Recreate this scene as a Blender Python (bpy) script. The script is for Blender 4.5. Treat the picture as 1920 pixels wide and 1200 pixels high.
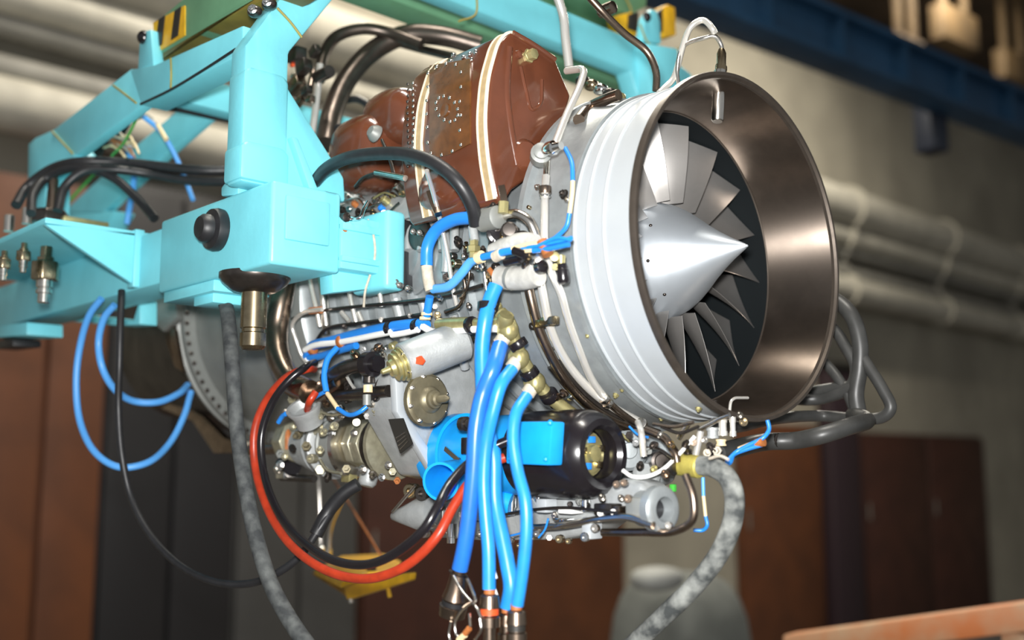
import bpy, bmesh, math, random
from mathutils import Vector, Matrix
random.seed(7)
for o in list(bpy.data.objects): bpy.data.objects.remove(o, do_unlink=True)
SC = bpy.context.scene
COL = SC.collection
# ---------------------------------------------------------------- camera
Z0 = 3.3                                   # height of the engine axis above the floor
FPX, HPX, ULX = 1950.0, 265.0, 1860.0      # focal length (pixels), horizon offset, vanishing point of the engine axis
_phi = math.atan2(HPX, FPX); _th = math.atan2(ULX*math.cos(_phi), FPX)
_f0 = Vector((-math.cos(_th), math.sin(_th), 0)); RIGHT = Vector((math.sin(_th), math.cos(_th), 0))
FWD = _f0*math.cos(_phi) + Vector((0,0,math.sin(_phi)))
UP = Vector((0,0,math.cos(_phi))) - _f0*math.sin(_phi)
CAM = Vector((1.1256, -1.6947, -0.4152+Z0))
cd = bpy.data.cameras.new('camera'); cam = bpy.data.objects.new('camera', cd); COL.objects.link(cam)
cd.sensor_width = 36; cd.lens = FPX/1920*36; cd.clip_end = 200; cd.clip_start = .05
R3 = Matrix((RIGHT, UP, -FWD)).transposed()
cam.matrix_world = Matrix.Translation(CAM) @ R3.to_4x4()
cd.dof.use_dof = True; cd.dof.focus_distance = 2.08; cd.dof.aperture_fstop = 1.35
SC.camera = cam
# ---------------------------------------------------------------- world, lights, exposure
W = bpy.data.worlds.new('daylight'); SC.world = W; W.use_nodes = True
W.node_tree.nodes['Background'].inputs[0].default_value = (.93, .97, 1.0, 1)
W.node_tree.nodes['Background'].inputs[1].default_value = 0.32
def area(name, loc, target, size, power, color=(1,1,1), size_y=None):
    l = bpy.data.lights.new(name, 'AREA'); l.energy = power; l.size = size; l.color = color
    if size_y: l.shape = 'RECTANGLE'; l.size_y = size_y
    o = bpy.data.objects.new(name, l); COL.objects.link(o); o.location = loc
    o.rotation_euler = (Vector(target)-Vector(loc)).to_track_quat('-Z', 'Y').to_euler()
    return o
area('camera_flash', CAM + UP*.11 - RIGHT*.03 + FWD*.02, CAM + FWD*3, .09, 92, (1,.99,.97))
area('added_ceiling_light', (0.5, -1.0, 9.6), (0.5,-1.0,0), 3.0, 380, (1,.95,.86), .5)  # unseen overhead lights, added to fill the hall and streak the metal
area('added_ceiling_light', (-4.0, 3.0, 9.6), (-4.5,3.0,0), 3.0, 520, (1,.93,.8), .5)
area('added_ceiling_light', (-4.0, 10.0, 9.6), (-4.5,10,0), 3.0, 480, (1,.93,.8), .5)
vs = SC.view_settings; vs.view_transform = 'Standard'; vs.look = 'None'; vs.exposure = 0.0; vs.gamma = 1; vs.use_curve_mapping = False
# ---------------------------------------------------------------- measuring helpers: pixel of the photograph + known distance -> point in the hall
def ray(px, py): return FWD + RIGHT*((px-960)/FPX) - UP*((py-600)/FPX)
def PD(px, py, d): return CAM + ray(px, py)*d
def PY(px, py, y): d = ray(px, py); return CAM + d*((y-CAM.y)/d.y)
def PX(px, py, x): d = ray(px, py); return CAM + d*((x-CAM.x)/d.x)
def PZ(px, py, z): d = ray(px, py); return CAM + d*((z+Z0-CAM.z)/d.z)
def PR(px, py, R):
    d = ray(px, py); cy, cz = CAM.y, CAM.z-Z0
    a = d.y*d.y+d.z*d.z; b = cy*d.y+cz*d.z; c = cy*cy+cz*cz-R*R; D = b*b-a*c
    return CAM + d*((-b-math.sqrt(max(D,0)))/a)
def depth(p): return (p-CAM).dot(FWD)
def m(px, p): return px*depth(p)/FPX          # pixels -> metres at a point
def e(x, y, z): return Vector((x, y, z+Z0))
# ---------------------------------------------------------------- materials
MATS = {}
def mat(name, col, rough=.4, metal=0.0, noise=0.0, nscale=40, bump=0.0, bscale=120, coat=0.0, col2=None, ior=1.5):
    if name in MATS: return MATS[name]
    mt = bpy.data.materials.new(name); mt.use_nodes = True; nt = mt.node_tree; b = nt.nodes['Principled BSDF']
    b.inputs['Base Color'].default_value = (*col, 1); b.inputs['Roughness'].default_value = rough; b.inputs['Metallic'].default_value = metal
    b.inputs['Coat Weight'].default_value = coat; b.inputs['Coat Roughness'].default_value = .08
    tc = nt.nodes.new('ShaderNodeTexCoord')
    if noise > 0:
        n = nt.nodes.new('ShaderNodeTexNoise'); n.inputs['Scale'].default_value = nscale; n.inputs['Detail'].default_value = 6
        nt.links.new(tc.outputs['Object'], n.inputs['Vector'])
        r = nt.nodes.new('ShaderNodeValToRGB'); r.color_ramp.elements[0].position = .35; r.color_ramp.elements[1].position = .68
        c2 = col2 or tuple(c*(1-noise) for c in col)
        r.color_ramp.elements[0].color = (*c2, 1); r.color_ramp.elements[1].color = (*col, 1)
        nt.links.new(n.outputs['Fac'], r.inputs['Fac']); nt.links.new(r.outputs['Color'], b.inputs['Base Color'])
        mr = nt.nodes.new('ShaderNodeMapRange'); mr.inputs['To Min'].default_value = min(1,rough*1.25); mr.inputs['To Max'].default_value = rough*.85
        nt.links.new(n.outputs['Fac'], mr.inputs['Value']); nt.links.new(mr.outputs['Result'], b.inputs['Roughness'])
    if bump > 0:
        n2 = nt.nodes.new('ShaderNodeTexNoise'); n2.inputs['Scale'].default_value = bscale; n2.inputs['Detail'].default_value = 4
        nt.links.new(tc.outputs['Object'], n2.inputs['Vector'])
        bp = nt.nodes.new('ShaderNodeBump'); bp.inputs['Strength'].default_value = bump; bp.inputs['Distance'].default_value = .004
        nt.links.new(n2.outputs['Fac'], bp.inputs['Height']); nt.links.new(bp.outputs['Normal'], b.inputs['Normal'])
    MATS[name] = mt; return mt
TURQ = mat('turquoise paint', (.20,.68,.78), .40, 0, .10, 9, .12, 60)
GREEN = mat('green paint', (.15,.34,.19), .45, 0, .15, 12)
YELLOW = mat('yellow paint', (.90,.50,.02), .4, 0, .25, 25)
STRIPE = mat('black paint', (.02,.018,.015), .5)
RUBBER = mat('black rubber', (.018,.018,.02), .42, 0, .3, 60)
BLACKG = mat('black gloss', (.012,.01,.012), .22, 0, .2, 30)
DUSTY = mat('dusty grey rubber', (.30,.31,.29), .75, 0, .8, 34, .25, 90, col2=(.045,.05,.05))
TANK = mat('brown tank paint', (.135,.043,.021), .2, 0, .25, 14, .08, 40, coat=.5)
TANKP = mat('brown varnished panel', (.16,.06,.018), .25, 0, .35, 50, .05, 60, coat=.4)
STRAP = mat('tan strap', (.50,.36,.19), .6, 0, .2, 80)
STRAPE = mat('cream strap edge', (.85,.74,.55), .6)
ALU = mat('light aluminium paint', (.47,.50,.52), .40, .2, .05, 20)
SPIN = mat('spinner paint', (.60,.65,.70), .42, .7, .04, 30)
CASE = mat('grey case', (.36,.39,.40), .38, .45, .22, 30, .06, 160)
CASEL = mat('light grey casting', (.46,.48,.48), .42, .35, .2, 35, .15, 220)
CASED = mat('dull grey duct', (.27,.28,.265), .5, .35, .15, 14)
DUCTB = mat('burnt exhaust steel', (.055,.045,.038), .45, .6, .4, 12)
LIP = mat('brown satin steel', (.25,.205,.17), .34, .95, .25, 18)
LIPR = mat('dark rim edge', (.12,.098,.08), .42, .7, .2, 40)
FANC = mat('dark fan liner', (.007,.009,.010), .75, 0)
BLADE = mat('titanium blade', (.50,.48,.46), .36, .8, .12, 25)
STEEL = mat('polished steel tube', (.74,.70,.64), .22, 1, .12, 60)
STEELB = mat('brown tinted steel', (.34,.26,.20), .27, 1, .3, 40)
STEELD = mat('dark steel', (.12,.105,.095), .3, .9, .3, 50)
TUBEW = mat('bright silver tube', (.86,.83,.77), .24, .65)
SMOKE = mat('smoked steel', (.13,.105,.088), .34, .85, .3, 30)
BRASS = mat('olive cadmium plating', (.56,.50,.24), .34, .7, .25, 60)
BRONZE = mat('bronze fitting', (.42,.34,.22), .26, 1, .3, 50)
CHROME = mat('chrome', (.85,.85,.83), .12, 1)
TAN = mat('tan passivated steel', (.24,.21,.135), .42, .6, .3, 50)
OLIVE = mat('olive grey plating', (.46,.43,.31), .36, .65, .3, 60)
DUSTD = mat('dark dusty rubber', (.085,.092,.09), .75, 0, .8, 40, .25, 90, col2=(.025,.028,.03))
BEIGE = mat('beige tape', (.62,.55,.44), .7, 0, .3, 90)
CLOTH = mat('grey wrap tape', (.55,.54,.50), .6, 0, .3, 40, .3, 60)
CREAM = mat('cream sleeve', (.80,.62,.36), .55)
WHITE = mat('white sleeve', (.85,.85,.82), .45)
BLUEL = mat('bright blue hose', (.02,.26,.74), .33, 0, .15, 40)
BLUED = mat('deep blue hose', (.02,.16,.62), .3, 0, .15, 40)
BLUEW = mat('blue wire', (.02,.22,.70), .35)
BLUES = mat('pale blue cable', (.10,.38,.86), .4)
BLUEP = mat('azure paint', (.008,.34,.86), .36, 0, .12, 30)
RED = mat('red cable', (.46,.042,.014), .34, 0, .25, 50)
ORANGE = mat('brown lacing tape', (.45,.15,.04), .5, 0, .3, 80)
REDM = mat('red mark', (.75,.09,.02), .5)
GREENW = mat('green wire', (.06,.42,.05), .4)
YELP = mat('olive string', (.33,.27,.06), .6)
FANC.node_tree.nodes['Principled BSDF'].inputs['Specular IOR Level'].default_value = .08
def turned(mt, an):                        # circumferential machining marks: highlight stretched along the axis
    nt = mt.node_tree; b = nt.nodes['Principled BSDF']; b.inputs['Anisotropic'].default_value = an; b.inputs['Anisotropic Rotation'].default_value = .25
    tg = nt.nodes.new('ShaderNodeTangent'); tg.direction_type = 'RADIAL'; tg.axis = 'X'; nt.links.new(tg.outputs[0], b.inputs['Tangent'])
turned(LIP, .9)
# ---------------------------------------------------------------- mesh building
class MB:
    def __init__(s): s.v = []; s.f = []
    def add(s, v, f):
        k = len(s.v); s.v += [Vector(q) for q in v]; s.f += [tuple(i+k for i in q) for q in f]; return s
    def box(s, a, b):
        x0,y0,z0 = a; x1,y1,z1 = b
        return s.add([(x0,y0,z0),(x1,y0,z0),(x1,y1,z0),(x0,y1,z0),(x0,y0,z1),(x1,y0,z1),(x1,y1,z1),(x0,y1,z1)],
                     [(0,3,2,1),(4,5,6,7),(0,1,5,4),(1,2,6,5),(2,3,7,6),(3,0,4,7)])
    def obox(s, c, ux, uy, uz):            # oriented box: centre and three half vectors
        c, ux, uy, uz = map(Vector, (c,ux,uy,uz)); v = []
        for k in (-1,1):
            for i,j in ((-1,-1),(1,-1),(1,1),(-1,1)): v.append(c+ux*i+uy*j+uz*k)
        return s.add(v, [(0,3,2,1),(4,5,6,7),(0,1,5,4),(1,2,6,5),(2,3,7,6),(3,0,4,7)])
    def prism(s, pts, off):                # closed polygon (3D points) swept by the vector off
        n = len(pts); off = Vector(off); v = [Vector(p) for p in pts]+[Vector(p)+off for p in pts]
        return s.add(v, [tuple(range(n)), tuple(range(2*n-1, n-1, -1))]+[(i, i+n, (i+1)%n+n, (i+1)%n) for i in range(n)])
    def lathe(s, o, ax, prof, seg=32, closed=False, cap=True, a0=0, flat=None):   # profile: (distance along axis, radius)
        o = Vector(o); ax = Vector(ax).normalized()
        u = ax.cross(Vector((0,0,1)) if abs(ax.z) < .9 else Vector((1,0,0))).normalized(); w = ax.cross(u)
        v = []; f = []; n = len(prof)
        for t, r in prof:
            for k in range(seg):
                a = a0+2*math.pi*k/seg; v.append(o+ax*t+u*(r*math.cos(a))+w*(r*math.sin(a)))
        for i in range(n if closed else n-1):
            for k in range(seg):
                j = (i+1) % n; f.append((i*seg+k, i*seg+(k+1)%seg, j*seg+(k+1)%seg, j*seg+k))
        if cap and not closed:
            if prof[0][1] > 1e-5: f.append(tuple(range(seg-1,-1,-1)))
            if prof[-1][1] > 1e-5: f.append(tuple((n-1)*seg+k for k in range(seg)))
        return s.add(v, f)
    def tube(s, pts, r, seg=10, cap=True):
        pts = [Vector(p) for p in pts]; n = len(pts); rr = r if isinstance(r, (list,tuple)) else [r]*n
        T = [((pts[min(i+1,n-1)]-pts[max(i-1,0)]).normalized()) for i in range(n)]
        u = T[0].cross(Vector((0,0,1)) if abs(T[0].z) < .9 else Vector((1,0,0))).normalized(); v = []; f = []
        for i in range(n):
            u = (u - T[i]*u.dot(T[i])).normalized(); w = T[i].cross(u)
            for k in range(seg):
                a = 2*math.pi*k/seg; v.append(pts[i]+u*(rr[i]*math.cos(a))+w*(rr[i]*math.sin(a)))
        for i in range(n-1):
            for k in range(seg): f.append((i*seg+k, i*seg+(k+1)%seg, (i+1)*seg+(k+1)%seg, (i+1)*seg+k))
        if cap: f.append(tuple(range(seg-1,-1,-1))); f.append(tuple((n-1)*seg+k for k in range(seg)))
        return s.add(v, f)
    def ball(s, c, rx, ry=None, rz=None, seg=16, rings=10, p=1.0):
        ry = ry or rx; rz = rz or rx; v = []; f = []
        g = lambda x: math.copysign(abs(x)**p, x)
        for i in range(rings+1):
            a = -math.pi/2+math.pi*i/rings
            for k in range(seg):
                b = 2*math.pi*k/seg; v.append(Vector(c)+Vector((rx*g(math.cos(a))*g(math.cos(b)), ry*g(math.cos(a))*g(math.sin(b)), rz*g(math.sin(a)))))
        for i in range(rings):
            for k in range(seg): f.append((i*seg+k, i*seg+(k+1)%seg, (i+1)*seg+(k+1)%seg, (i+1)*seg+k))
        return s.add(v, f)
    def build(s, name, material, parent=None, bevel=0, bseg=2, sharp=38, label=None):
        c = sum(s.v, Vector())/len(s.v)
        me = bpy.data.meshes.new(name); me.from_pydata([v-c for v in s.v], [], s.f)
        bm = bmesh.new(); bm.from_mesh(me); bmesh.ops.remove_doubles(bm, verts=bm.verts, dist=1e-6)
        bmesh.ops.recalc_face_normals(bm, faces=bm.faces)
        if bevel > 0:
            ed = [ed for ed in bm.edges if len(ed.link_faces) == 2 and ed.calc_face_angle(0) > math.radians(28)]
            bmesh.ops.bevel(bm, geom=ed, offset=bevel, segments=bseg, profile=.5, affect='EDGES', clamp_overlap=True)
        bm.to_mesh(me); bm.free()
        me.shade_smooth(); me.set_sharp_from_angle(angle=math.radians(sharp))
        me.materials.append(material)
        return link(name, me, c, parent, label)
WLOC = {}
def link(name, me, c, parent=None, label=None):
    o = bpy.data.objects.new(name, me); COL.objects.link(o); c = Vector(c)
    WLOC[o] = c
    if parent: o.parent = parent; o.location = c - WLOC[parent]
    else: o.location = c
    if label: o['label'] = label
    return o
def thing(name, loc, label, cat, group=None):
    o = bpy.data.objects.new(name, None); COL.objects.link(o); o.location = loc; WLOC[o] = Vector(loc); o.empty_display_size = .1
    return tag(o, label, cat, group)
def tag(o, label, cat, group=None, kind=None):
    o['label'] = label; o['category'] = cat
    if group: o['group'] = group
    if kind: o['kind'] = kind
    return o
def struct(o): o['kind'] = 'structure'; return o
def spline(P, n=8):
    P = [Vector(p) for p in P]
    if len(P) < 3: return P
    out = []; Q = [P[0]*2-P[1]]+P+[P[-1]*2-P[-2]]
    for i in range(1, len(Q)-2):
        a,b,c,d = Q[i-1:i+3]
        t0 = 0; t1 = max((b-a).length,1e-5)**.5; t2 = t1+max((c-b).length,1e-5)**.5; t3 = t2+max((d-c).length,1e-5)**.5
        for k in range(n):
            t = t1+(t2-t1)*k/n
            A1 = a*((t1-t)/(t1-t0))+b*((t-t0)/(t1-t0)); A2 = b*((t2-t)/(t2-t1))+c*((t-t1)/(t2-t1)); A3 = c*((t3-t)/(t3-t2))+d*((t-t2)/(t3-t2))
            B1 = A1*((t2-t)/(t2-t0))+A2*((t-t0)/(t2-t0)); B2 = A2*((t3-t)/(t3-t1))+A3*((t-t1)/(t3-t1))
            out.append(B1*((t2-t)/(t2-t1))+B2*((t-t1)/(t2-t1)))
    out.append(P[-1]); return out
def fillet(P, r=.02, n=5):                 # straight runs with rounded bends
    P = [Vector(p) for p in P]; out = [P[0]]
    for i in range(1, len(P)-1):
        a, b, c = P[i-1:i+2]; d1 = (a-b); d2 = (c-b); k = min(r, d1.length*.45, d2.length*.45)
        p1 = b+d1.normalized()*k; p2 = b+d2.normalized()*k
        for j in range(n+1):
            t = j/n; out.append(p1*(1-t)**2+b*(2*t*(1-t))+p2*t*t)
    out.append(P[-1]); return out
def pts(L, y=None, R=None, x=None, d=None):
    o = []
    for q in L:
        v = q[2] if len(q) > 2 else None
        if R is not None: o.append(PR(q[0], q[1], v if v is not None else R))
        elif x is not None: o.append(PX(q[0], q[1], v if v is not None else x))
        elif d is not None: o.append(PD(q[0], q[1], v if v is not None else d))
        else: o.append(PY(q[0], q[1], v if v is not None else y))
    return o
def T(name, w, material, parent, L, y=None, R=None, x=None, d=None, sharp=False, seg=10, n=8, label=None):   # tube of w pixels width through traced points
    p = pts(L, y, R, x, d); r = m(w/2, p[len(p)//2])
    path = fillet(p, r*3.2) if sharp else spline(p, n)
    return MB().tube(path, r, seg).build(name, material, parent, sharp=60, label=label)
BOLT = {}
def bolt_mesh(kind, material):
    k = (kind, material.name)
    if k in BOLT: return BOLT[k]
    b = MB()
    if kind == 'hex': b.lathe((0,0,0), (0,0,1), [(0,1.25),(.15,1.25)], 12).lathe((0,0,.15), (0,0,1), [(0,1),(.7,1),(.85,.8)], 6).lathe((0,0,.9),(0,0,1),[(0,.5),(.5,.5),(.6,.4)],8)
    elif kind == 'dome': b.lathe((0,0,0), (0,0,1), [(0,1),(.3,.93),(.6,.7),(.8,.35),(.85,0)], 10)
    elif kind == 'cap': b.lathe((0,0,0), (0,0,1), [(0,1),(1.6,1),(1.8,.85),(1.8,.45),(1.2,.4)], 12)
    me = bpy.data.meshes.new('bolt'); me.from_pydata([tuple(v) for v in b.v], [], b.f); me.shade_smooth(); me.set_sharp_from_angle(angle=math.radians(35)); me.materials.append(material)
    BOLT[k] = me; return me
def bolt(p, nrm, r, parent, kind='hex', material=None, name='bolt'):
    o = link(name, bolt_mesh(kind, material or STEEL), p, parent); o.rotation_euler = Vector(nrm).to_track_quat('Z','Y').to_euler(); o.scale = (r,r,r); return o
def rad(p): v = Vector((0, p.y, p.z-Z0)); return v.normalized()
X_, Y_, Z_ = Vector((1,0,0)), Vector((0,1,0)), Vector((0,0,1))
# ================================================================ the hall
WALL = mat('cream plaster', (.42,.385,.305), .8, 0, .3, .8)
CEIL = mat('dark roof', (.10,.065,.04), .8, 0, .5, 1.2)
FLOOR = mat('concrete floor', (.16,.15,.14), .7, 0, .3, 2)
DUCTW = mat('beige duct paint', (.52,.49,.41), .6, 0, .25, 3)
DUCTG = mat('grey pipe paint', (.25,.24,.21), .6, 0, .25, 3)
BROWN = mat('brown door paint', (.135,.042,.012), .55, 0, .3, 2.5)
BROWND = mat('dark brown door paint', (.07,.022,.012), .55, 0, .3, 2.5)
SHADEBLK = mat('opening shade black', (.013,.012,.013), .5)
GREYCAB = mat('grey cabinet paint', (.065,.063,.06), .5, 0, .15, 3)
NAVY = mat('navy girder paint', (.018,.075,.16), .5, 0, .4, 1.5)
WX = -7.0
struct(MB().box((WX-.3,-9,0),(WX,30,10.2)).build('wall_back', WALL))
struct(MB().box((WX-.3,-9,-.2),(9,30,0)).build('floor', FLOOR))
struct(MB().box((WX-.3,-9,10.2),(9,30,10.4)).build('ceiling', CEIL))
struct(MB().box((WX-.3,24,0),(9,24.3,10.2)).build('wall_right', WALL))
def wy(px): return PX(px, 700, WX).y          # place along the back wall
def wz(px, py): return PX(px, py, WX).z
def duct(name, py, r, material, label, dx, cat='duct'):
    z = PX(200, py, WX+dx).z
    t = thing(name, (WX+dx, 8, z), label, cat)
    MB().lathe((WX+dx,-4.5,z), Y_, [(0,r),(30,r)], 20).build('pipe_run', material, t)
    for k in range(9):
        y = -3.5+3.2*k
        MB().lathe((WX+dx,y,z), Y_, [(-.05,r),(-.05,r+.05),(.05,r+.05),(.05,r)], 20, cap=False).build('collar', material, t)
        MB().box((WX,y+.25,z-.04),(WX+dx,y+.32,z+.04)).build('wall_bracket', DUCTG, t)
    return t
duct('wall_duct', -60, .30, DUCTW, 'beige round duct highest on the cream back wall', .45)
duct('wall_duct', 45, .16, DUCTW, 'beige duct second from the top of the back wall', .40)
duct('wall_pipe', 100, .09, DUCTG, 'dark grey pipe between the beige ducts on the back wall', .35, 'pipe')
duct('wall_duct', 238, .20, DUCTW, 'pale beige duct lowest on the back wall, above brown panels', .40)
duct('wall_pipe', 178, .11, DUCTG, 'dark grey pipe just above the lowest beige duct', .30, 'pipe')
# brown panelling, cabinets and doors along the back wall
def cabinet(name, x0, x1, ytop, material, label, cat, dx=.35, n=2, handle=True):
    a, b = PX(x0, 1000, WX+dx).y, PX(x1, 1000, WX+dx).y
    zt = PX((x0+x1)/2, ytop, WX+dx).z
    t = thing(name, (WX+dx/2,(a+b)/2,0), label, cat)
    MB().box((WX+.02,a,0),(WX+dx-.04,b,zt)).build('body', material, t, .01)
    w = (b-a)/n
    for k in range(n):
        d = MB().box((WX+dx-.04,a+k*w+.02,.12),(WX+dx,a+(k+1)*w-.02,zt-.06)).build('door', material, t, .008)
        if handle: MB().tube([(WX+dx+.03,a+k*w+.12,2.0),(WX+dx+.03,a+k*w+.12,2.25)], .012, 8).build('handle', DUCTG, d)
    return t
cabinet('brown_cupboard', -60, 186, 330, BROWN, 'tall brown cupboard at the far left, behind the turquoise frame', 'cupboard', .5, 2, False)
cabinet('dark_opening', 186, 440, 350, SHADEBLK, 'tall black box standing in for the dark opening behind the looped pale blue cables', 'cabinet', .45, 2, False)  # shade of the opening painted as a black box
cabinet('grey_cabinet', 442, 672, 560, GREYCAB, 'dark grey cabinet standing behind the yellow bracket', 'cabinet', .45, 2, False)
cabinet('brown_door_leaf', 680, 930, 600, BROWND, 'dark brown door behind the hanging blue hoses', 'door', .12, 1)
cabinet('brown_door_leaf', 934, 1172, 640, BROWN, 'reddish brown door below the engine sump', 'door', .12, 1)
cabinet('brown_door_leaf', 1392, 1545, 795, BROWN, 'brown door right of the dusty grey hose', 'door', .12, 1)
cabinet('brown_door_leaf', 1622, 1855, 815, BROWND, 'dark brown double door at the far right', 'door', .12, 2)
t = thing('dark_post', (WX+.2,PX(1588,1000,WX+.2).y,0), 'dark narrow steel post between two brown doors', 'post')
MB().box((WX+.02,PX(1562,1000,WX+.2).y,0),(WX+.25,PX(1614,1000,WX+.2).y,4.3)).build('column', mat('dark plum paint',(.03,.015,.02),.6), t, .02)
MB().box((WX+.02,PX(1560,1000,WX+.2).y,4.25),(WX+.3,PX(1616,1000,WX+.2).y,4.35)).build('cap_plate', STRIPE, t, .01)
# covered machine in the gap between the doors
t = thing('covered_machine', PD(1280,1200,6.6)-Z_*1.0, 'pale machine under a grey cover standing against the cream wall', 'machine')
c = PD(1275,1160,6.6); SHEET = mat('pale grey cover', (.42,.43,.41), .8, 0, .3, 4, .5, 6)
MB().ball(c-Z_*.55, .40, .40, .85, 20, 12, .6).build('cover', mat('grey green cover', (.17,.18,.165), .8, 0, .3, 4, .5, 6), t)
MB().ball(PD(1232,1085,6.1), .13, .17, .07, 16, 10, .8).build('cover_fold', SHEET, t)
MB().box((c.x-.3,c.y-.3,c.z-1.3),(c.x+.3,c.y+.3,c.z-.8)).build('base', GREYCAB, t, .02)
# navy crane girder under the roof and roof trusses
a, b = PD(1180,-75,7.5), PD(2000,255,11.5); ax = (b-a).normalized(); up = Z_-ax*ax.z; up.normalize(); sd = ax.cross(up)
t = thing('crane_girder', (a+b)/2, 'navy blue crane girder crossing the upper right under the roof', 'girder')
L = (b-a).length; mid = (a+b)/2
MB().obox(mid, ax*L/2, sd*.03, up*.20).build('web', NAVY, t, .005)
for s in (-1,1): MB().obox(mid+up*.20*s, ax*L/2, sd*.16, up*.025).build('flange', NAVY, t, .005)
for k in range(7): MB().obox(a+ax*L*(k+.5)/7+sd*.08, ax*.02, sd*.06, up*.18).build('stiffener', NAVY, t)
p = PD(1745,238,10.2)
tag(MB().obox(p, ax*.12, sd*.12, Z_*.26).build('girder_clamp', mat('black blue paint',(.012,.018,.035),.5), None, .02), 'black clamp block hanging below the navy crane girder', 'clamp')
TRUSS = mat('ochre truss paint', (.13,.08,.032), .7, 0, .4, 2)
for px, py, d, w, lab in ((1790,55,14,.45,'ochre roof truss bracket nearest the navy girder'),(1900,130,15,.40,'pale ochre roof bracket in the upper right corner'),(1700,95,12.5,.25,'small ochre roof bracket against the navy girder')):
    c = PD(px, py, d); t = thing('roof_bracket', c, lab, 'bracket')
    MB().obox(c, ax*w, sd*.1, Z_*w*.55).build('gusset', TRUSS, t, .02); MB().tube([c+ax*w*.6, c+ax*w*.6+Z_*(10.2-c.z)], .06, 8).build('hanger', TRUSS, t); MB().tube([c-ax*w*.6, c-ax*w*.6+Z_*(10.2-c.z)], .06, 8).build('hanger', TRUSS, t)
# orange rail in the lower right corner
a, b = PD(1480,1212,4.2), PD(1960,1150,3.6); ax = (b-a).normalized()
t = thing('orange_rail', (a+b)/2-Z_*.9, 'orange painted guard rail in the lower right corner', 'rail')
ORP = mat('orange rail paint', (.55,.17,.05), .6, 0, .5, 6, col2=(.50,.33,.20))
MB().obox((a+b)/2, ax*(b-a).length/2, ax.cross(Z_)*.06, Z_*.05).build('beam', ORP, t, .01)
for k in (.1,.9):
    q = a+(b-a)*k; MB().box((q.x-.04,q.y-.04,0),(q.x+.04,q.y+.04,q.z-.05)).build('post', ORP, t, .005)
# ================================================================ turquoise engine stand
FR = thing('engine_stand', e(-.9,-.6,-.05), 'turquoise welded steel yoke frame carrying the jet engine', 'stand')
def yz(L, x): return [Vector((x, a, b+Z0)) for a, b in L]
XF = -.75
# portal arch: near post, slanting shoulder, crossbeam over the engine, far post
arch = [(-.682,.15),(-.682,.44),(-.455,.815),(.62,.815),(.78,.60),(.78,.10),(.66,.10),(.66,.50),(.555,.715),(-.395,.715),(-.578,.452),(-.578,.375),(-.43,.205),(-.425,.15)]
MB().prism(yz(arch, XF), (-.062,0,0)).build('portal_arch', TURQ, FR, .008)
MB().prism(yz([(-.684,.155),(-.684,.385),(-.672,.398),(-.59,.398),(-.576,.385),(-.576,.155)], XF+.003), (-.068,0,0)).build('post_sleeve', TURQ, FR, .010)
MB().prism(yz([(-.687,.155),(-.687,.225),(-.675,.238),(-.59,.238),(-.573,.225),(-.573,.155)], XF+.008), (-.076,0,0)).build('post_foot', TURQ, FR, .010)
MB().prism([PY(a,b,-.655) for a,b in ((446,310),(414,352),(414,368),(446,366))], (0,.03,0)).build('foot_gusset', TURQ, FR, .004)
MB().prism(yz([(-.578,.262),(-.563,.262),(-.507,.155),(-.530,.155)], XF+.02), (-.03,0,0)).build('web_gusset', TURQ, FR, .003)
# trunnion block
BX0, BX1 = -1.16, -.66
MB().box((BX0,-.66,Z0-.03),(BX1,-.497,Z0+.14)).build('trunnion_block', TURQ, FR, .008, 3)
MB().box((BX1-.002,-.632,Z0+.022),(BX1+.007,-.528,Z0+.113)).build('face_plate', TURQ, FR, .004)
MB().box((BX0+.02,-.655,Z0-.055),(-.90,-.52,Z0-.03)).build('block_underplate', TURQ, FR, .003)
MB().box((-1.02,-.64,Z0-.075),(-.93,-.53,Z0-.05)).build('block_underplate', TURQ, FR, .003)
p = PY(412,432,-.66)
k = MB().lathe(p, -Y_, [(0,m(40,p)),(.010,m(41,p)),(.022,m(38,p)),(.026,m(27,p)),(.040,m(26,p)),(.048,m(20,p)),(.05,0)], 28).build('rubber_cap', RUBBER, FR, label='black rubber cap')
# transverse arm to the engine and its end plate
MB().box((-.735,-.50,Z0-.02),(-.655,-.385,Z0+.095)).build('side_arm', TURQ, FR, .006)
MB().box((-.74,-.50,Z0+.062),(-.648,-.39,Z0+.078)).build('arm_rib', TURQ, FR, .003)
MB().box((-.74,-.50,Z0-.005),(-.648,-.39,Z0+.008)).build('arm_rib', TURQ, FR, .003)
MB().box((-.755,-.405,Z0-.055),(-.625,-.352,Z0+.118)).build('arm_end_plate', TURQ, FR, .012, 3)
MB().prism([PX(q[0],q[1],-.69) for q in ((622,500),(690,505),(735,520),(735,538),(625,549))], (-.05,0,0)).build('arm_skirt', TURQ, FR, .004)
MB().box((-.745,-.352,Z0-.045),(-.635,-.322,Z0+.105)).build('rubber_pad', RUBBER, FR, .006)
# vertical pin under the block
p = PY(478,520,-.60); px = lambda v: m(v, p)
MB().lathe(p, -Z_, [(-px(6),px(66)),(px(3),px(66)),(px(12),px(60)),(px(22),px(48)),(px(27),px(40)),(px(30),px(24)),(px(34),px(0))], 32).build('pin_collar', STEELD, FR, label='dark steel collar')
MB().lathe(p-Z_*px(30), -Z_, [(0,px(24)),(px(66),px(24)),(px(68),px(21)),(px(74),px(21)),(px(76),px(24)),(px(100),px(24)),(px(106),px(19)),(px(108),0)], 28).build('pin', BRONZE, FR, label='polished bronze coloured locating pin')
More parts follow.
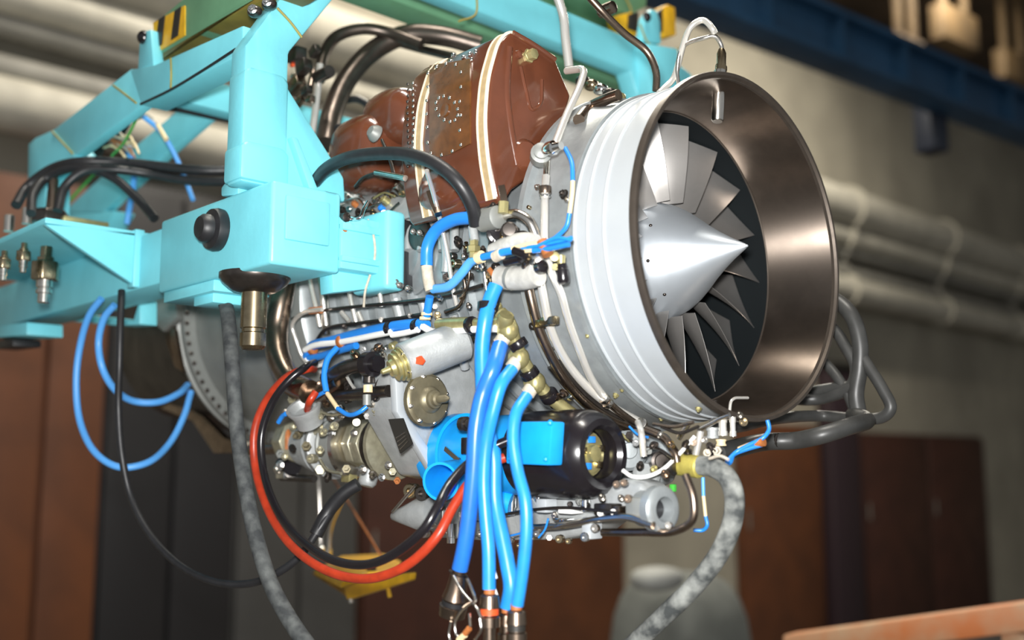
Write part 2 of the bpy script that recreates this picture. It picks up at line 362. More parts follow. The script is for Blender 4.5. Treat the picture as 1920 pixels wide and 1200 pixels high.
# near rail: beam, kink, slanting part, drop
yN = -.66
def poly_y(L, y, th): return MB().prism([PY(a,b,y) for a,b in L], (0,th,0))
poly_y([(455,47),(455,100),(264,198),(243,130),(290,121)], yN, .07).build('upper_rail', TURQ, FR, .005)
poly_y([(246,128),(268,196),(140,293),(97,245)], yN+.001, .03).build('slanting_rail', TURQ, FR, .005)
poly_y([(99,243),(142,292),(86,340),(84,420),(50,420),(53,270),(66,258)], yN-.001, .071).build('rail_drop', TURQ, FR, .005)
poly_y([(262,60),(282,55),(288,130),(258,130)], yN+.005, .03).build('pin_lug', TURQ, FR, .004)
bolt(PY(269,70,yN), -Y_, .018, FR, 'dome', BLACKG)
# rear crossbeam and inner rails
MB().box((-1.42,-.60,Z0+.515),(-1.36,.64,Z0+.592)).build('rear_crossbeam', TURQ, FR, .005)
poly_y([(335,204),(390,220),(312,288),(190,402),(112,402),(240,285)], -.40, .03).build('inner_slanting_rail', TURQ, FR, .005)
poly_y([(100,395),(215,395),(190,440),(95,440)], -.40, .07).build('inner_rail_foot', TURQ, FR, .005)
MB().box((-1.36,.58,Z0+.52),(-.84,.65,Z0+.60)).build('far_rail', TURQ, FR, .005)
# lower beam running back from the block
MB().box((-2.6,-.635,Z0+.002),(-1.16,-.52,Z0+.135)).build('lower_beam', TURQ, FR, .005)
# bracket with triangular gusset on the lower beam
xb = -1.33
q0, q1, q2 = PX(85,407,xb), PX(268,432,xb), PX(262,540,xb)
MB().box((-2.2,q0.y,q0.z-.014),(xb,-.60,q0.z)).build('bracket_plate', TURQ, FR, .003)
MB().prism([PX(84,420,xb), PX(258,436,xb), PX(248,532,xb)], (-.02,0,0)).build('bracket_gusset', TURQ, FR, .003)
MB().box((xb-.03,PX(250,480,xb).y,q2.z),(xb+.006,PX(268,480,xb).y,q1.z)).build('bracket_end_plate', TURQ, FR, .003)
poly_y([(0,596),(66,580),(250,600),(262,560),(262,608),(225,611),(60,596),(50,604),(0,610)], -.50, .05).build('lower_shelf', TURQ, FR, .003)
poly_y([(-20,612),(50,604),(50,628),(-20,634)], -.70, .1).build('foot_flange', TURQ, FR, .003)
poly_y([(-20,640),(24,634),(24,648),(-20,654)], -.69, .08).build('rubber_foot', RUBBER, FR, .003)
# hydraulic couplings on the bracket
def coupling(px_, py_, y, s, parent=FR):
    p = PY(px_, py_, y); u = lambda v: m(v*s, p)
    c = MB().lathe(p, -Z_, [(-u(30),u(12)),(-u(8),u(12)),(-u(8),u(17)),(0,u(17)),(u(2),u(27)),(u(38),u(27))], 6).build('coupling', BRONZE, parent, .002)
    MB().lathe(p-Z_*u(38), -Z_, [(0,u(15)),(u(14),u(15)),(u(15),u(12)),(u(18),u(12)),(u(19),u(15)),(u(26),u(15)),(u(27),u(11)),(u(44),u(11)),(u(46),u(8))], 20).build('nipple', STEEL, c)
coupling(86,490,-.80,.95)
coupling(45,470,-.86,.5); coupling(8,485,-.90,.5)
p = PY(92,420,-.72); MB().lathe(p, Z_, [(0,m(38,p)),(m(22,p),m(36,p)),(m(26,p),m(30,p))], 6).build('hex_cap', STEELD, FR, .003)
for a,b,h in ((16,434,30),(50,420,30)):
    p = PY(a,b,-.80); MB().lathe(p, Z_, [(0,m(9,p)),(m(h,p),m(9,p)),(m(h+2,p),m(6,p))], 16).build('sleeve', STEEL, FR)
p = PY(97,395,-.72); MB().lathe(p, Z_, [(0,m(11,p)),(m(60,p),m(9,p)),(m(75,p),m(5,p))], 14).build('stud', STEELB, FR)
p = PY(160,416,-.66); MB().obox(p, X_*.01, Y_*.06, Z_*.006).build('brass_strip', BRASS, FR, .002)
# cord seizings around the rails
def seizing(L, y): T('seizing_cord', 4, YELP, FR, L, y=y, seg=6)
seizing([(212,160),(232,175),(255,193)], yN-.003); seizing([(98,247),(115,265),(136,288)], yN-.003); seizing([(320,109),(321,140),(320,165)], yN-.003)
T('seizing_cord', 5, YELP, FR, [(520,15),(545,42),(566,70)], x=XF+.003, seg=6)
T('seizing_cord', 4, YELP, FR, [(894,-10),(892,26),(860,40)], x=XF+.003, seg=6)
T('seizing_cord', 3.5, YELP, FR, [(1200,45),(1215,80),(1245,90),(1275,92)], x=XF+.02, seg=6)
T('seizing_cord', 4, YELP, FR, [(374,162),(375,200)], y=-.45, seg=6)
# far end of the portal: lug, stub
p = PX(1222,50,-.74)
MB().prism([PX(a,b,-.74) for a,b in ((1204,78),(1212,30),(1222,17),(1232,20),(1238,40),(1240,82))], (-.03,0,0)).build('pin_lug', TURQ, FR, .004)
bolt(PX(1212,32,-.735), X_, .016, FR, 'dome', BLACKG)
MB().prism([PX(a,b,-.70) for a,b in ((1215,80),(1272,90),(1275,120),(1300,140),(1290,200),(1225,200))], (-.12,0,0)).build('far_shoulder', TURQ, FR, .008)
# tie rod under the rear crossbeam, small parts on the post
T('tie_rod', 11, RUBBER, FR, [(262,195,-.60),(330,204,-.5),(440,228,-.33),(520,246,-.2)])
T('rail_cable', 5, RUBBER, FR, [(264,195),(320,168),(380,132),(442,92)], y=yN-.008)
for a,b in ((478,22),(505,8)):
    p = PX(a,b,XF+.02); MB().ball(p, m(16,p), m(14,p), m(11,p)).build('shackle', STEELD, FR)
    bolt(p+X_*.008-Y_*.01, X_-Y_, .008, FR, 'hex', CHROME)
# ================================================================ green lifting frame above
GF = thing('lifting_frame', e(-.8,0,.95), 'green lifting frame with yellow and black hazard ends', 'frame')
poly_y([(290,42),(345,-4),(560,-130),(560,-60),(520,-28),(290,108)], -.63, .09).build('side_beam', GREEN, GF, .004)
MB().box((-1.10,-.70,Z0+.80),(-1.0,.85,Z0+1.0)).build('cross_beam', GREEN, GF, .004)
poly_y([(290,106),(520,-30),(560,-60),(560,-44),(520,-14),(372,60),(292,122)], -.628, .08).build('lower_flange', mat('worn olive paint',(.22,.17,.03),.5,0,.4,12), GF, .002)
poly_y([(287,43),(346,10),(346,66),(290,100)], -.633, .003).build('hazard_plate', YELLOW, GF)
for a in (292,322): poly_y([(a+5,72-(a-290)*.55-34),(a+16,64-(a-290)*.55-34),(a+10,118-(a-290)*.55-34),(a-2,126-(a-290)*.55-34)], -.636, .003).build('hazard_stripe', STRIPE, GF)
MB().prism([PX(a,b,-.9) for a,b in ((1055,-30),(1215,-30),(1212,12),(1183,28),(1130,10))], (-.1,0,0)).build('far_bracket', GREEN, GF, .004)
MB().prism([PX(a,b,-.86) for a,b in ((1160,28),(1185,22),(1200,50),(1196,66),(1165,60))], (-.05,0,0)).build('hazard_plate', YELLOW, GF, .003)
MB().prism([PX(a,b,-.85) for a,b in ((1182,26),(1198,22),(1196,58),(1180,52))], (-.05,0,0)).build('hazard_stripe', STRIPE, GF, .002)
MB().prism([PX(a,b,-.82) for a,b in ((1238,14),(1252,8),(1266,14),(1268,66),(1244,70))], (-.05,0,0)).build('hazard_plate', YELLOW, GF, .003)
MB().prism([PX(a,b,-.815) for a,b in ((1234,22),(1243,14),(1243,60),(1236,58))], (-.05,0,0)).build('hazard_stripe', STRIPE, GF, .002)
T('seizing_cord', 4, YELP, GF, [(1170,-10),(1182,15),(1184,30)], x=-.895, seg=6)
# ================================================================ the jet engine
EN = thing('jet_engine', e(-.9,0,-.36), 'grey turbofan jet engine with open intake, pointed spinner and brown oil tank', 'jet engine')
O = e(0,0,0)
def LX(prof, material, name, seg=96, closed=False, cap=False, parent=None, sharp=38, label=None):   # body of revolution about the engine axis, profile (x, radius)
    return MB().lathe(O, X_, prof, seg, closed, cap).build(name, material, parent or EN, sharp=sharp, label=label)
lip = LX([(-.150,.3005),(-.13,.3035),(-.09,.3112),(-.05,.3195),(-.015,.3275),(-.003,.3305)], LIP, 'intake_liner', 128, label='satin brown steel intake liner')
LX([(-.003,.3305),(.002,.334),(.002,.3405),(-.004,.342),(-.012,.342),(-.012,.329),(-.003,.329)], LIPR, 'intake_rim', 128, True, label='dark intake rim')
LX([(-.012,.3285),(-.155,.3315),(-.155,.30)], ALU, 'intake_casing', 128, label='bright painted intake casing')
for x in (-.080,-.119,-.150): LX([(x+.0032*math.cos(a),.3300+.0036*math.sin(a)-(x+.08)*.02) for a in [i*math.pi/4 for i in range(8)]], WHITE if False else ALU, 'weld_bead', 128, True)
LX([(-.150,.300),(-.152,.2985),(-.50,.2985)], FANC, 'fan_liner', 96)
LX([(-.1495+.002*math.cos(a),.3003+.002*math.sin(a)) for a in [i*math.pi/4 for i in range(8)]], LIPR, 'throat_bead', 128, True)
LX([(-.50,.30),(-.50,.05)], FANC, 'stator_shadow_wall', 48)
# spinner: concave-convex cone
sp = [(-.002,.0015),(-.006,.005),(-.02,.0125),(-.04,.023),(-.07,.041),(-.10,.061),(-.13,.083),(-.155,.100),(-.18,.1135),(-.205,.122),(-.225,.126),(-.24,.127),(-.40,.13)]
spin = LX(sp, SPIN, 'spinner', 72, label='silver pointed spinner cone')
MB().ball(e(-.003,0,0), .003).build('spinner_tip', SPIN, spin)
for px_, py_ in ((1220,423),(1215,489),(1246,552),(1300,380)):
    # recessed screws on the cone
    d = ray(px_, py_); best = None
    for i in range(600):
        q = CAM + d*(1.9+i*.001); x = q.x; r = math.hypot(q.y, q.z-Z0)
        for (x0,r0),(x1,r1) in zip(sp, sp[1:]):
            if x1 <= x <= x0 and r <= r0+(r1-r0)*(x-x0)/(x1-x0): best = q; break
        if best: break
    if best: bolt(best, rad(best)*1.0+X_*.6, .0038, spin, 'dome', STEELD, 'screw')
# fan blades, one mesh shared by all
NB = 17; bv = []; bf = []; NR = 9; NC = 7
for i in range(NR):
    s = i/(NR-1); r = .120+(.2935-.120)*s
    stag = math.radians(30+32*s); ch = .105+.048*s; xc = -.212+.008*s
    for side in (1,-1):
        for k in range(NC):
            t = k/(NC-1)-.5; camb = .012*(1-4*t*t)*(1-.3*s); th = .0028*(1-.6*s)*math.sqrt(max(0,1-4*t*t))*side+.0004*side
            al = t*ch; nn = camb+th
            x = xc+al*math.cos(stag)-nn*math.sin(stag); tan = al*math.sin(stag)+nn*math.cos(stag)
            a = tan/r; bv.append(Vector((x, r*math.sin(a), r*math.cos(a))))
row = 2*NC
for i in range(NR-1):
    for k in range(NC-1):
        a = i*row+k; bf.append((a,a+1,a+1+row,a+row)); b = a+NC; bf.append((b,b+row,b+1+row,b+1))
    bf.append((i*row+NC-1, i*row+2*NC-1, (i+1)*row+2*NC-1, (i+1)*row+NC-1)); bf.append((i*row, (i+1)*row, (i+1)*row+NC, i*row+NC))
for i in (0, NR-1):
    for k in range(NC-1): a = i*row+k; bf.append((a,a+NC,a+NC+1,a+1))
bme = bpy.data.meshes.new('fan_blade'); bme.from_pydata([tuple(v) for v in bv], [], bf)
bm = bmesh.new(); bm.from_mesh(bme); bmesh.ops.recalc_face_normals(bm, faces=bm.faces); bm.to_mesh(bme); bm.free()
bme.shade_smooth(); bme.set_sharp_from_angle(angle=math.radians(45)); bme.materials.append(BLADE)
for k in range(NB):
    o = link('fan_blade', bme, O, EN); o.rotation_euler = (-math.radians(8.5-13+360/NB*k), 0, 0)
# probes through the rim
def lathe2(p, q, prof, material, name, parent=None, seg=20, label=None):   # profile in (fraction of p-q, radius in metres)
    a = Vector(q)-Vector(p); L = a.length
    return MB().lathe(p, a, [(t*L, r) for t, r in prof], seg).build(name, material, parent or EN, label=label)
pt_, pb_ = PX(1351,160,-.055), PX(1345,228,-.055)
lathe2(pt_+Z_*.03, pb_, [(0,.0125),(.97,.0125),(1,.010)], STEEL, 'intake_probe')
lathe2(PX(1352,140,-.055)+Z_*.02, PX(1350,165,-.055), [(0,.011),(1,.011)], BRONZE, 'probe_boss')
T('intake_probe', 6, TUBEW, EN, [(1368,770),(1370,752),(1378,746),(1402,746)], x=-.03, sharp=True)
# fan case: flanges and drums behind the intake casing
LX([(-.155,.32),(-.155,.3395),(-.166,.3395),(-.168,.334),(-.20,.335),(-.235,.339),(-.262,.345),(-.266,.358),(-.278,.359),(-.280,.330),(-.30,.326),(-.36,.326),(-.418,.326)], CASE, 'fan_case')
LX([(-.282,.340),(-.296,.338),(-.296,.324),(-.282,.324)], STEELD, 'case_band', 96, True)
prof = [(-.418,.326)]
for k in range(9):
    x = -.45-.062*k; prof += [(x,.318),(x-.004,.334),(x-.012,.336),(x-.018,.332),(x-.022,.318)]
prof += [(-1.02,.315),(-1.05,.33),(-1.06,.345)]
LX(prof, CASE, 'compressor_case')
LX([(-1.06,.345),(-1.08,.352),(-1.20,.349),(-1.204,.358),(-1.216,.358),(-1.22,.350),(-1.62,.338)], CASED, 'bypass_duct')
LX([(-1.62,.33),(-1.62,.372),(-1.632,.374),(-1.640,.374),(-1.645,.362),(-1.655,.362),(-1.66,.374),(-1.675,.372),(-1.68,.33)], CASED, 'rear_flange')
LX([(-1.68,.34),(-1.75,.345),(-1.76,.335),(-2.0,.315),(-2.2,.285),(-2.32,.27),(-2.32,.262),(-2.2,.277),(-1.9,.30)], DUCTB, 'exhaust_duct')
MB().prism([PR(a,b,.372) for a,b in ((282,560),(340,555),(345,600),(318,625),(280,590))], (.02,-.03,0)).build('lifting_pad', CASED, EN, .006)
def ringbolts(x, R, n, r, face=X_, material=STEEL, a0=0, a1=360):
    for k in range(n):
        a = math.radians(a0+(a1-a0)*k/n); bolt(e(x, -R*math.cos(a), R*math.sin(a)), face, r, EN, 'hex', material)
ringbolts(-1.62, .364, 44, .0055, X_, STEELD, -100, 100)
for px_, py_ in ((1104,628),(1168,728),(1155,740),(1240,782),(1310,765)):
    p = PR(px_, py_, .334); bolt(p, rad(p), .0055, EN, 'hex', BRASS)
# rear drain and stiffener plate on the flange
p = PR(318,640,.372)
MB().prism([PR(a,b,.37) for a,b in ((316,590),(335,620),(352,700),(335,690),(318,640))], (.015,-.02,0)).build('flange_strap', STEELB, EN, .003)
MB().prism([PY(a,b,-.20) for a,b in ((300,765),(360,790),(400,850),(470,850),(470,836),(420,820),(380,780),(330,750))], (0,.02,0)).build('exhaust_shroud_edge', STEELB, EN, .004)
# ---------------------------------------------------------------- brown oil tank
TX0, TX1 = -.292, -.565
tf = [(938,78),(958,57),(1042,108),(1072,180),(1048,255),(1006,318),(985,340),(962,356),(952,372),(942,384),(932,372),(919,300),(913,225),(919,145)]
tp = [PX(a,b,TX0) for a,b in tf]; TYZ = [(p.y, p.z) for p in tp]
tank = MB().prism(tp, (TX1-TX0,0,0)).build('oil_tank', TANK, EN, .028, 4, label='glossy brown oil tank held by two tan straps')
def tank_hit(px_, py_, off=0.0):
    d = ray(px_, py_); best = None; n = len(TYZ)
    for i in range(n):
        (y0,z0),(y1,z1) = TYZ[i], TYZ[(i+1)%n]; ny, nz = z1-z0, -(y1-y0); L = math.hypot(ny,nz); ny /= L; nz /= L
        cy = sum(q[0] for q in TYZ)/n; cz = sum(q[1] for q in TYZ)/n
        if (y0-cy)*ny+(z0-cz)*nz < 0: ny, nz = -ny, -nz
        den = d.y*ny+d.z*nz
        if den >= 0: continue
        t = ((y0-CAM.y)*ny+(z0-CAM.z)*nz)/den; q = CAM+d*t
        s = ((q.y-y0)*(y1-y0)+(q.z-z0)*(z1-z0))/(L*L)
        if -.02 <= s <= 1.02 and TX1-.05 <= q.x <= TX0+.05 and (best is None or t < best[0]): best = (t, q+Vector((0,ny,nz))*off, Vector((0,ny,nz)))
    return (best[1], best[2]) if best else (PY(px_,py_,-.3), -Y_)
# straps follow the tank's outline
def strap(x, w, material, th, name, i0, i1, parent, off=.003):
    n = len(TYZ); cy = sum(q[0] for q in TYZ)/n; cz = sum(q[1] for q in TYZ)/n
    P = [Vector((x, TYZ[i%n][0], TYZ[i%n][1])) for i in range(i0, i1+1)]
    C = Vector((x,cy,cz)); P = fillet(P, .03, 4); out = MB(); n = len(P); v = []; f = []
    for i, q in enumerate(P):
        tg = (P[min(i+1,n-1)]-P[max(i-1,0)]).normalized(); nr = tg.cross(X_); nr.normalize()
        if nr.dot(q-C) < 0: nr = -nr
        if i in (0,n-1): pass
        q = q - nr*.004
        for a, b in ((-w/2,off),(w/2,off),(w/2,off+th),(-w/2,off+th)): v.append(q+X_*a+nr*b)
    for i in range(n-1):
        for k in range(4): f.append((i*4+k, i*4+(k+1)%4, (i+1)*4+(k+1)%4, (i+1)*4+k))
    f += [(0,1,2,3),((n-1)*4+3,(n-1)*4+2,(n-1)*4+1,(n-1)*4)]
    return out.add(v, f).build(name, material, parent)
for x in (-.307, -.500):
    s = strap(x, .022, STRAP, .004, 'strap', 10, 16, tank)
    for dx in (-.0105,.0105): strap(x+dx, .0045, STRAPE, .0055, 'strap_piping', 10, 16, s)
# riveted access panel on the near side
def on_tank(L, off): return [tank_hit(a,b,off)[0] for a,b in L]
cover_px = [(800,128),(880,112),(886,200),(884,262),(868,290),(840,300),(802,296)]
NPX, NPY = 9, 18; gv = []; gf = []
for lay in (.0005, .0045):
    for j in range(NPY):
        for i in range(NPX):
            s, t_ = i/(NPX-1), j/(NPY-1); gv.append(tank_hit(808+76*s, 126-14*s+172*t_-(26*max(0,s-.45)*t_**6 if t_ > .5 else 0), lay)[0])
NN = NPX*NPY
for j in range(NPY-1):
    for i in range(NPX-1):
        a = j*NPX+i; gf.append((a,a+1,a+1+NPX,a+NPX)); b = a+NN; gf.append((b,b+NPX,b+1+NPX,b+1))
bd = [i for i in range(NPX)]+[j*NPX+NPX-1 for j in range(1,NPY)]+[(NPY-1)*NPX+i for i in range(NPX-2,-1,-1)]+[j*NPX for j in range(NPY-2,0,-1)]
for k in range(len(bd)): a, b = bd[k], bd[(k+1)%len(bd)]; gf.append((a,a+NN,b+NN,b))
cover = MB().add(gv, gf).build('access_panel', TANKP, tank, label='varnished brown riveted panel')
for a,b in ((806,140),(806,165),(804,190),(804,215),(805,240),(806,268),(812,288),(832,291),(852,284),(868,272),(866,245),(868,218),(866,192),(868,165),(868,138),(840,122),(858,124),(822,128)):
    p, nr = tank_hit(a,b,.005); bolt(p, nr, m(3.6,p), cover, 'dome', STEEL, 'rivet')
for k in range(12):
    a = 2*math.pi*k/12; p, nr = tank_hit(842+20*math.cos(a)+6*math.sin(a), 206+24*math.sin(a), .005); bolt(p, nr, m(3.8,p), cover, 'dome', STEEL, 'rivet')
p, nr = tank_hit(838,208,.004); MB().lathe(p, nr, [(0,m(13,p)),(.003,m(13,p)),(.003,m(9,p)),(.0015,0)], 18).build('inspection_boss', TANKP, cover)
for k in range(15):
    p, nr = tank_hit(766+random.uniform(-1,1), 158+k*11, .001); bolt(p, nr, m(3.4,p), tank, 'dome', STEELD, 'rivet')
    p, nr = tank_hit(776+random.uniform(-1,1), 156+k*11, .001); bolt(p, nr, m(3.2,p), tank, 'dome', STEEL, 'rivet')
for a,b in ((850,104),(868,108),(880,102),(892,98),(845,116),(884,112)):
    p, nr = tank_hit(a,b,.0); bolt(p, nr, m(5,p), tank, 'dome', CHROME, 'rivet')
# filler nut, boss and pressed rib on the front face
p = PX(991,105,TX0); MB().lathe(p-X_*.002, X_, [(0,m(14,p)),(.006,m(14,p)),(.006,m(11,p)),(.02,m(11,p))], 6).build('filler_nut', BRASS, tank, .001)
p = PX(972,102,TX0); MB().lathe(p, X_, [(0,m(9,p)),(.006,m(8,p)),(.008,m(4,p))], 14).build('boss', TANK, tank)
MB().tube(spline([PX(a,b,TX0-.002) for a,b in ((975,125),(985,170),(995,205),(1012,195),(1015,150))]), .005, 8).build('pressed_rib', TANK, tank)
p = PX(985,292,TX0); MB().lathe(p-X_*.01, (X_-Y_*.25), [(0,m(34,p)),(.012,m(32,p)),(.02,m(24,p)),(.022,0)], 26).build('drain_boss', TANK, tank)
MB().tube(spline([PX(a,b,TX0-.006) for a,b in ((953,90),(948,170),(955,240),(968,310))]), .010, 10).build('pressed_rib', TANK, tank)
MB().tube(spline([PX(a,b,TX0-.0) for a,b in ((962,62),(1000,84),(1040,112))]), .006, 10).build('edge_seam', TANK, tank)
# lobes of the tank further back
MB().ball(PY(745,225,-.31), .09, .065, .066, 24, 14, .75).build('rear_lobe', TANK, tank)
MB().ball(PY(690,292,-.34), .095, .075, .088, 24, 14, .72).build('rear_lobe', TANK, tank)
MB().ball(PY(850,350,-.37), .085, .05, .055, 20, 12, .7).build('sump_lobe', TANK, tank)
p = PY(706,252,-.405); MB().lathe(p, -Y_+Z_*.3, [(0,m(17,p)),(.008,m(16,p)),(.018,m(10,p)),(.02,0)], 18).build('filler_plug', CASED, tank)
# strap tensioners
for L, y in (([(940,350),(944,368),(946,385)], -.41), ([(806,360),(814,385),(822,402)], -.43)):
    q = pts(L, y); s = MB().tube(q, m(9,q[0]), 4).build('strap_tensioner', STEELB, EN)
q = pts([(944,378),(943,400)], -.415); lathe2(q[0], q[1], [(0,.010),(1,.010)], BRASS, 'tension_nut', None, 6)
# ================================================================ accessories bolted to the engine
def LL(px_, py_, y, ax, prof, material, name, seg=28, parent=None, label=None, bevel=0):   # turned part at a traced point, profile in pixels there
    p = PY(px_, py_, y); u = m(1, p)
    return MB().lathe(p, ax, [(t*u, r*u) for t, r in prof], seg).build(name, material, parent or EN, bevel, label=label)
# --- accessory gearbox
XG = -.55
gb = MB().prism([PX(a,b,XG) for a,b in ((744,692),(775,655),(820,628),(868,640),(912,690),(950,735),(985,790),(930,840),(880,872),(852,900),(818,892),(776,818),(750,772))], (-.13,0,0)).build('accessory_gearbox', CASEL, EN, .010, 3, label='light grey cast accessory gearbox')
MB().prism([PX(a,b,XG+.008) for a,b in ((740,694),(757,688),(760,765),(786,812),(835,884),(815,894),(772,820),(744,772))], (-.02,0,0)).build('flange_rim', ALU, gb, .004)
c = LL(800,750,-.42,X_, [(-6,50),(4,50),(6,46),(10,44),(12,26),(16,24),(20,18),(26,17),(27,13),(34,12),(36,8),(58,7),(66,1.5)], TAN, 'drive_cover', 30, gb, 'tan round drive cover with pointed stub shaft')
for k in range(8):
    a = k*math.pi/4+.3; p = PY(800,750,-.42); u = m(44,p); bolt(p+X_*.006+Vector((0,u*math.cos(a),u*math.sin(a))), X_, .0045, c)
LL(872,795,-.40,X_, [(-8,14),(4,14),(5,9),(10,9),(11,5)], STEELD, 'blanking_plug', 14, gb)
# name plate on the gearbox side
q = [PY(a,b,PX(748,800,XG).y-.012) for a,b in ((728,786),(754,784),(772,832),(750,850))]
pl = MB().prism(q, (0,.004,0)).build('name_plate', STRIPE, gb)
for k in range(4):
    a = .56+.11*k; MB().tube([q[0].lerp(q[3],a)+(q[1]-q[0])*.15-Y_*.002, q[1].lerp(q[2],a)-(q[1]-q[0])*.15-Y_*.002], .0016, 5).build('raised_line', STEEL, pl)
# upper canister with threaded end and red paint mark
p0, p1 = PY(756,682,-.46), PY(872,636,-.34)
can = lathe2(p0, p1, [(0,.038),(.02,.041),(.95,.041),(1,.034)], CASEL, 'valve_canister', gb)
d = (p0-p1).normalized()
MB().lathe(p0, d, [(0,.035),(.003,.035),(.004,.029),(.007,.029),(.008,.032),(.011,.032),(.012,.026),(.015,.026),(.016,.028),(.020,.028),(.021,.018),(.029,.016),(.030,.007),(.046,.005),(.05,0)], 24).build('threaded_end', BRASS, can, label='olive threaded end with pointed stem')
for k in range(5):
    a = k*1.256; u = d.cross(Z_).normalized(); w = d.cross(u); bolt(p0+(u*math.cos(a)+w*math.sin(a))*.031, d, .004, can)
p = PY(784,675,-.475); MB().prism([PY(a,b,-.462) for a,b in ((776,672),(788,667),(795,676),(790,684),(779,682))], (0,.004,0)).build('paint_mark', REDM, can)
LL(690,683,-.46,-X_+Z_*.05, [(-34,15),(-18,15),(-17,24),(2,24),(6,18),(8,0)], BLACKG, 'black_cap', 20, gb)
# horizontal shafts behind the gearbox
T('drive_shaft_tube', 24, STEELD, EN, [(620,745,-.43),(730,733,-.43)])
T('oil_line', 30, STEELD, EN, [(612,710,-.44),(650,690,-.44),(700,678,-.42)])
T('oil_elbow', 34, STEELB, EN, [(545,725,-.43),(575,738,-.43),(610,735,-.43),(640,715,-.43)], seg=16)
# --- fuel pump stack, axis parallel to the engine
py_ = 834; ypump = -.31
fp = LL(738,py_,ypump,-X_, [(-8,50),(-4,66),(6,66),(8,60),(14,60),(16,52),(22,52)], OLIVE, 'fuel_pump', 32, None, 'stacked steel and olive plated fuel pump')
LL(722,py_,ypump,-X_, [(0,54),(8,54),(10,48),(14,48)], STEELD, 'pump_ring', 32, fp)
LL(708,py_-2,ypump,-X_, [(0,50),(26,50)], OLIVE, 'pump_hex', 8, fp, None, .003)
LL(690,py_-2,ypump,-X_, [(0,46),(2,42),(4,46),(24,46)], OLIVE, 'pump_hex', 8, fp, None, .003)
LL(672,py_,ypump,-X_, [(0,44),(3,60),(12,62),(15,56),(22,46)], STEEL, 'pump_ring', 32, fp)
LL(652,py_,ypump,-X_, [(0,48),(20,52),(22,56),(26,56)], CASED, 'pump_drum', 32, fp)
LL(632,py_,ypump,-X_, [(0,58),(4,64),(18,62),(24,56)], CASEL, 'pump_ring', 32, fp)
LL(612,py_,ypump,-X_, [(0,56),(30,50),(34,44),(70,40),(74,34)], CASEL, 'pump_housing', 24, fp)
LL(560,py_-6,ypump,-X_, [(0,42),(10,40),(40,36),(44,30)], OLIVE, 'pump_end', 8, fp, None, .004)
LL(548,872,ypump,-X_, [(0,20),(24,20),(25,16),(34,16)], BLACKG, 'solenoid', 18, fp)
MB().obox(PY(538,884,ypump), X_*.02, Y_*.02, Z_*.018).build('solenoid_block', CHROME, fp, .003)
MB().tube([PY(528,895,ypump), PY(590,898,ypump)], .009, 10).build('solenoid_line', STEELD, fp)
MB().obox(PY(655,893,ypump-.01), X_*.016, Y_*.012, Z_*.013).build('brass_lug', BRASS, fp, .002)
LL(690,900,ypump,Y_*-.3-Z_, [(-20,18),(6,17),(12,12),(13,0)], CASEL, 'pump_boss', 18, fp)
for a,b,r,mt in ((622,812,7,CHROME),(582,848,6,OLIVE),(664,812,6,STEEL),(600,800,6,OLIVE),(590,860,9,OLIVE),(680,880,7,STEEL),(728,872,6,STEEL),(716,895,6,CHROME),(550,800,6,OLIVE),(620,782,7,STEEL),(640,780,6,STEEL),(575,805,8,STEEL),(526,872,7,CHROME),(534,856,6,OLIVE)):
    p = PY(a,b,ypump-.065); bolt(p, (-Y_+X_*.4), m(r,p), fp, 'cap' if r > 7 else 'hex', mt, 'union')
T('pump_link', 10, OLIVE, fp, [(584,846),(582,825),(590,812),(604,806)], y=ypump-.06)
T('pump_link', 14, ORANGE, fp, [(536,802),(540,822),(538,842)], y=ypump-.03)
T('return_line', 22, STEELB, fp, [(466,844),(500,842),(536,838)], y=ypump)
LL(468,842,ypump,-X_, [(0,14),(10,14),(12,9)], BEIGE, 'hose_stub', 16, fp)
# open cup with a red lead going in
p = PY(572,770,-.45); u = m(1,p)
MB().lathe(p, Z_*.7-Y_*.5+X_*.2, [(-30*u,26*u),(-6*u,28*u),(6*u,34*u),(10*u,34*u),(10*u,28*u),(-4*u,22*u),(-6*u,0)], 28).build('terminal_cup', CASEL, EN)
# --- starter generator: azure body and black end ring
ys = -.27; cs = PY(1118,851,ys); us = m(1,cs)
st = MB().lathe(e(-.60,ys,cs.z-Z0), X_, [(0,.05),(.004,.074),(.02,.078),(.30,.079),(.302,.070)], 48).build('starter', BLUEP, EN, label='azure blue starter generator with black ring end')
MB().lathe(e(-.325,ys,cs.z-Z0), X_, [(0,.070),(0,.0815),(.02,.083),(.12,.083),(.155,.081),(.175,.074),(.185,.064),(.186,.052),(.178,.045),(.12,.043),(.12,0)], 56).build('end_bell', BLACKG, st, label='glossy black bell with round opening')
p = e(-.205+.016,ys,cs.z-Z0)
g = MB().lathe(p, X_, [(0,.042),(.012,.042),(.013,.036),(.018,.035),(.02,.016),(.03,.015),(.031,0)], 24).build('brush_plate', BRASS, st)
for k in range(5):
    a = k*1.2566+.4; MB().obox(p+X_*.02+Vector((0,.026*math.cos(a),.026*math.sin(a))), X_*.006, Y_*.007, Z_*.006).build('brush', BLUEW if k in (1,3) else BRONZE, g, .001)
tb = MB().prism([PY(a,b,-.385) for a,b in ((950,790),(1035,790),(1030,873),(948,870))], (0,.034,0)).build('terminal_box', BLUEP, st, .004, label='bright blue terminal box')
for a,b in ((1032,793),(1024,861),(960,800),(958,860)):
    p = PY(a,b,-.386); bolt(p, -Y_, .0045, tb, 'hex', BLUEP)
MB().lathe(e(-.545,ys,cs.z-Z0), X_, [(0,.079),(0,.086),(.028,.086),(.028,.079)], 48, cap=False).build('clamp_band', BLUEP, st)
MB().obox(PY(873,836,-.365), X_*.008, Y_*.006, Z_*.016).build('clamp_buckle', BLACKG, st, .002)
